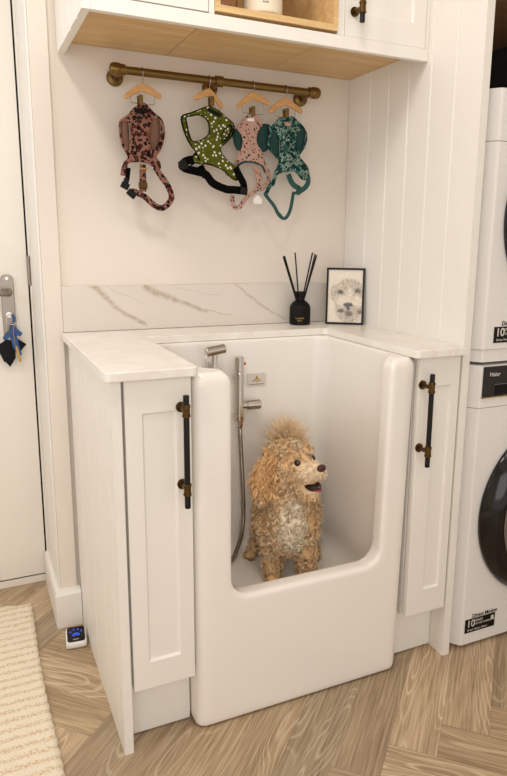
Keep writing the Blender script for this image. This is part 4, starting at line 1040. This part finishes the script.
    # directions
    down = np.array([0, 0, -1.0]); rnd = rs.normal(size=(NL, 3)); rnd /= np.linalg.norm(rnd, axis=1)[:, None]
    nw = np.where(head, .7, .6)[:, None]; gw = np.full((NL, 1), .35); rw = np.full((NL, 1), .75)
    gw[ear] = 1.3; nw[ear] = .45
    gw[muz] = .5; nw[muz] = .45; rw[muz] = .3
    gw[tail] = -.9; nw[tail] = .8; rw[tail] = .55; gw[legs] = .7
    top = head & (hu > .03); gw[top] = -.05
    a = n*nw+down*gw+rnd*rw
    hfw = (Rn*HF[0]+Fn*HF[1])
    a[muz] += -hfw*.25
    a /= np.linalg.norm(a, axis=1)[:, None]
    Ln = rs.uniform(.011, .019, NL); Ln[head] = rs.uniform(.010, .018, head.sum()); Ln[ear] = rs.uniform(.020, .034, ear.sum()); Ln[muz] = rs.uniform(.010, .017, muz.sum())
    face = head & (hf > .02) & ~muz & ~ear; Ln[face] = rs.uniform(.010, .017, face.sum()); Ln[tail] = rs.uniform(.030, .070, tail.sum()); Ln[lu < .03] *= .6
    chin = muz & (hu < -.062); Ln[chin] = rs.uniform(.012, .02, chin.sum())
    lip = muz & (hu < -.012) & (hu > -.045) & (hf > .058); Ln[lip] *= .45
    curl = rs.uniform(.0030, .0055, NL); curl[head] *= .8; curl[muz] *= .5; curl[tail] = rs.uniform(.001, .0035, tail.sum())
    om = rs.uniform(7, 13, NL)*np.sign(rs.rand(NL)-.5); om[tail] *= .5; ph = rs.uniform(0, 6.28, NL)
    rad = rs.uniform(.0011, .0018, NL); rad[muz] *= .8; rad[face] *= .8; rad[tail] *= .9
    e1 = np.cross(a, rnd); e1 /= np.linalg.norm(e1, axis=1)[:, None]; e2 = np.cross(a, e1)
    # locks gather into ringlets
    from mathutils.kdtree import KDTree
    ncl = 5200; ci = rs.choice(NL, ncl, replace=False); kd = KDTree(ncl)
    for q_, i_ in enumerate(ci): kd.insert(p[i_], q_)
    kd.balance(); near = np.array([kd.find(v_)[1] for v_ in p]); lead = ci[near]
    same = ((tail == tail[lead]) & ~tail)[:, None]
    a = np.where(same, a[lead], a); e1 = np.where(same, e1[lead], e1); e2 = np.where(same, e2[lead], e2)
    ph, om, curl = ph[lead], om[lead], curl[lead]*1.15; cen = p[lead]; gath = np.where(tail, .0, np.where(ear | head, .35, .55))*(np.linalg.norm(cen-p, axis=1) < .012)
    K = 8; V = np.empty((NL, K, 3, 3))
    droop = np.where(tail, 0.12, .25)[:, None]
    for k in range(K):
        tt = k/(K-1)
        c = p-n*.002+(cen-p)*(gath*min(1, tt*1.6))[:, None]+a*(Ln*tt)[:, None]+down*(Ln[:, None]*droop*tt*tt)
        c = c+((np.cos(ph+om*tt)-np.cos(ph)))[:, None]*e1*curl[:, None]+((np.sin(ph+om*tt)-np.sin(ph)))[:, None]*e2*curl[:, None]
        r = rad*(1.0-.5*tt**3) if k < K-1 else rad*.12
        for j in range(3):
            an = 2*math.pi*j/3; V[:, k, j] = c+(e1*math.cos(an)+e2*math.sin(an))*r[:, None]
    verts = V.reshape(-1, 3)
    verts[:, 2] = np.maximum(verts[:, 2], .2265)
    base = (np.arange(NL)*K*3)[:, None, None, None]
    kk = np.arange(K-1)[None, :, None, None]*3; jj = np.arange(3)[None, None, :, None]; jn = (jj+1) % 3
    quads = np.concatenate([base+kk+jj, base+kk+jn, base+kk+3+jn, base+kk+3+jj], axis=3).reshape(-1, 4)
    me = bpy.data.meshes.new('fur'); me.vertices.add(len(verts)); me.vertices.foreach_set('co', verts.ravel())
    me.loops.add(quads.size); me.loops.foreach_set('vertex_index', quads.ravel().astype(np.int32)); me.polygons.add(len(quads))
    me.polygons.foreach_set('loop_start', np.arange(0, quads.size, 4, dtype=np.int32)); me.polygons.foreach_set('loop_total', np.full(len(quads), 4, np.int32)); me.update()
    # coat colour
    apr = np.array(rgb('#f6cb94')[:3]); lt = np.array(rgb('#ffe9c6')[:3]); dk = np.array(rgb('#d09860')[:3]); wh = np.array(rgb('#ffefd2')[:3]); cream = np.array(rgb('#fae8cf')[:3])
    m_ = (.75*rs.rand(NL)[lead]+.25*rs.rand(NL))[:, None]; col = apr*(1-m_)+lt*m_
    q = (rs.rand(NL) < .22)[lead]; col[q] = dk*.5+col[q]*.5
    col[ear] = (apr*.80+dk*.18)*(.85+.3*m_[ear]); col[tail] = col[tail]*.35+lt*.65
    def w8(x): return np.clip(x, 0, 1)[:, None]
    # white bib, apricot sides
    cw = .018+.022*np.clip(1-np.abs(lu-.185)/.09, 0, 1)
    wb = w8((cw-np.abs(ls+.014+.006*np.sin(lu*90)))/.020+.5)*w8((lu-.095)/.02)*w8((.270-lu)/.02)*w8((ld+.01)/.02)*(~head)[:, None]
    col = col*(1-wb)+(wh*(.9+.15*m_))*wb
    wm = (muz[:, None])*w8((hf-.045)/.035)*.7; wm = wm*w8((hu+.03)/.02+.3); col = col*(1-wm)+(cream*.5+wh*.5)*wm
    bl = (head & ~ear)[:, None]*w8((.014-np.abs(hl))/.01+.3)*w8((hf+.01)/.02)*w8((hu-.02)/.02)*.6; col = col*(1-bl)+cream*bl
    dc = (chin[:, None])*.0
    rgba = np.ones((NL, K*3, 4), np.float32); rgba[:, :, :3] = np.clip(col, 0, 1)[:, None, :]
    sk = np.empty((nv, 4), np.float32); q_ = co-On; s_, d_, u_ = q_@Rn, q_@Fn, q_[:, 2]
    f_ = (s_-hc[0])*HF[0]+(d_-hc[2])*HF[1]
    wb_ = w8((.034-np.abs(s_+.014))/.012+.5)*w8((u_-.095)/.02)*w8((.270-u_)/.02)*w8((d_+.01)/.02)
    wm_ = w8((f_-.045)/.035)*w8((u_-.28)/.01)*.6
    base_ = np.ones((nv, 3))*apr*.92; base_ = base_*(1-wb_)+wh*wb_; base_ = base_*(1-wm_)+cream*wm_
    sk[:, :3] = base_; sk[:, 3] = 1
    ab = body.data.color_attributes.new('coat', 'FLOAT_COLOR', 'POINT'); ab.data.foreach_set('color', sk.ravel())
    at = me.color_attributes.new('coat', 'FLOAT_COLOR', 'POINT'); at.data.foreach_set('color', rgba.ravel())
    fur = obj('fur', me, 'dog_fur', body, smooth=True)
    
    # ---- face
    def hp(f, l, u): return P(*HP(f, l, u))
    for f_, l_, u_ in eyes:
        e = obj('eye', sphere(BM(), hp(f_, l_, u_), .0088, u=20, v=14), 'dog_eye', body, smooth=True, label='dark brown eye')
    nm = MB @ Rh
    nc = (.1135, 0, .006); bm = BM(); sphere(bm, hp(*nc), .0125, (1.10, .80, .80), 24, 16, nm)
    for v in bm.verts:
        l = nm.transposed() @ (v.co-hp(*nc))
        for sx in (-1, 1):
            d = math.hypot(l.x-sx*.0055, l.z+.0005)
            if l.y > .002 and d < .0034: v.co -= nm @ Vector((0, .0035*(1-d/.0034), 0))
    obj('nose', bm, 'dog_nose', body, smooth=True, label='reddish brown nose')
    bm = BM(); sphere(bm, hp(.084, 0, -.047), .0195, (1.05, 1.30, .72), 20, 14, nm); obj('mouth', bm, 'dog_mouth', body, smooth=True, label='dark open mouth')
    bm = BM(); sphere(bm, hp(.097, 0, -.0555), .0135, (.95, 1.45, .30), 20, 14, nm @ Matrix.Rotation(.10, 3, 'X')); obj('tongue', bm, 'dog_tongue', body, smooth=True)
    bm = BM()
    for k in range(6):
        a = -.9+k*.36; sphere(bm, hp(.0975+.010*math.cos(a), .0125*math.sin(a), -.0475), .0016, (.8, .8, 1.2), 8, 6)
    obj('teeth', bm, 'tag_white', body, smooth=True)
m, nt, b = new_mat('dog_undercoat'); at_ = N(nt, 'ShaderNodeAttribute'); at_.attribute_name = 'coat'; L(nt, at_.outputs['Color'], b.inputs['Base Color']); b.inputs['Roughness'].default_value = .9; b.inputs['Specular IOR Level'].default_value = .1; M['dog_skin'] = m
m, nt, b = new_mat('curly_coat'); at_ = N(nt, 'ShaderNodeAttribute'); at_.attribute_name = 'coat'; L(nt, at_.outputs['Color'], b.inputs['Base Color'])
b.inputs['Roughness'].default_value = .65; b.inputs['Specular IOR Level'].default_value = .08; M['dog_fur'] = m
M['dog_eye'] = simple('dog_eye', '#1c0d07', .05, var=.05, coat=.6); M['dog_nose'] = simple('dog_nose', '#43211a', .3, nscale=500, nstr=.4)
M['dog_mouth'] = simple('dog_mouth', '#2a0f0d', .4); M['dog_tongue'] = simple('dog_tongue', '#9a4540', .3)
build_dog()
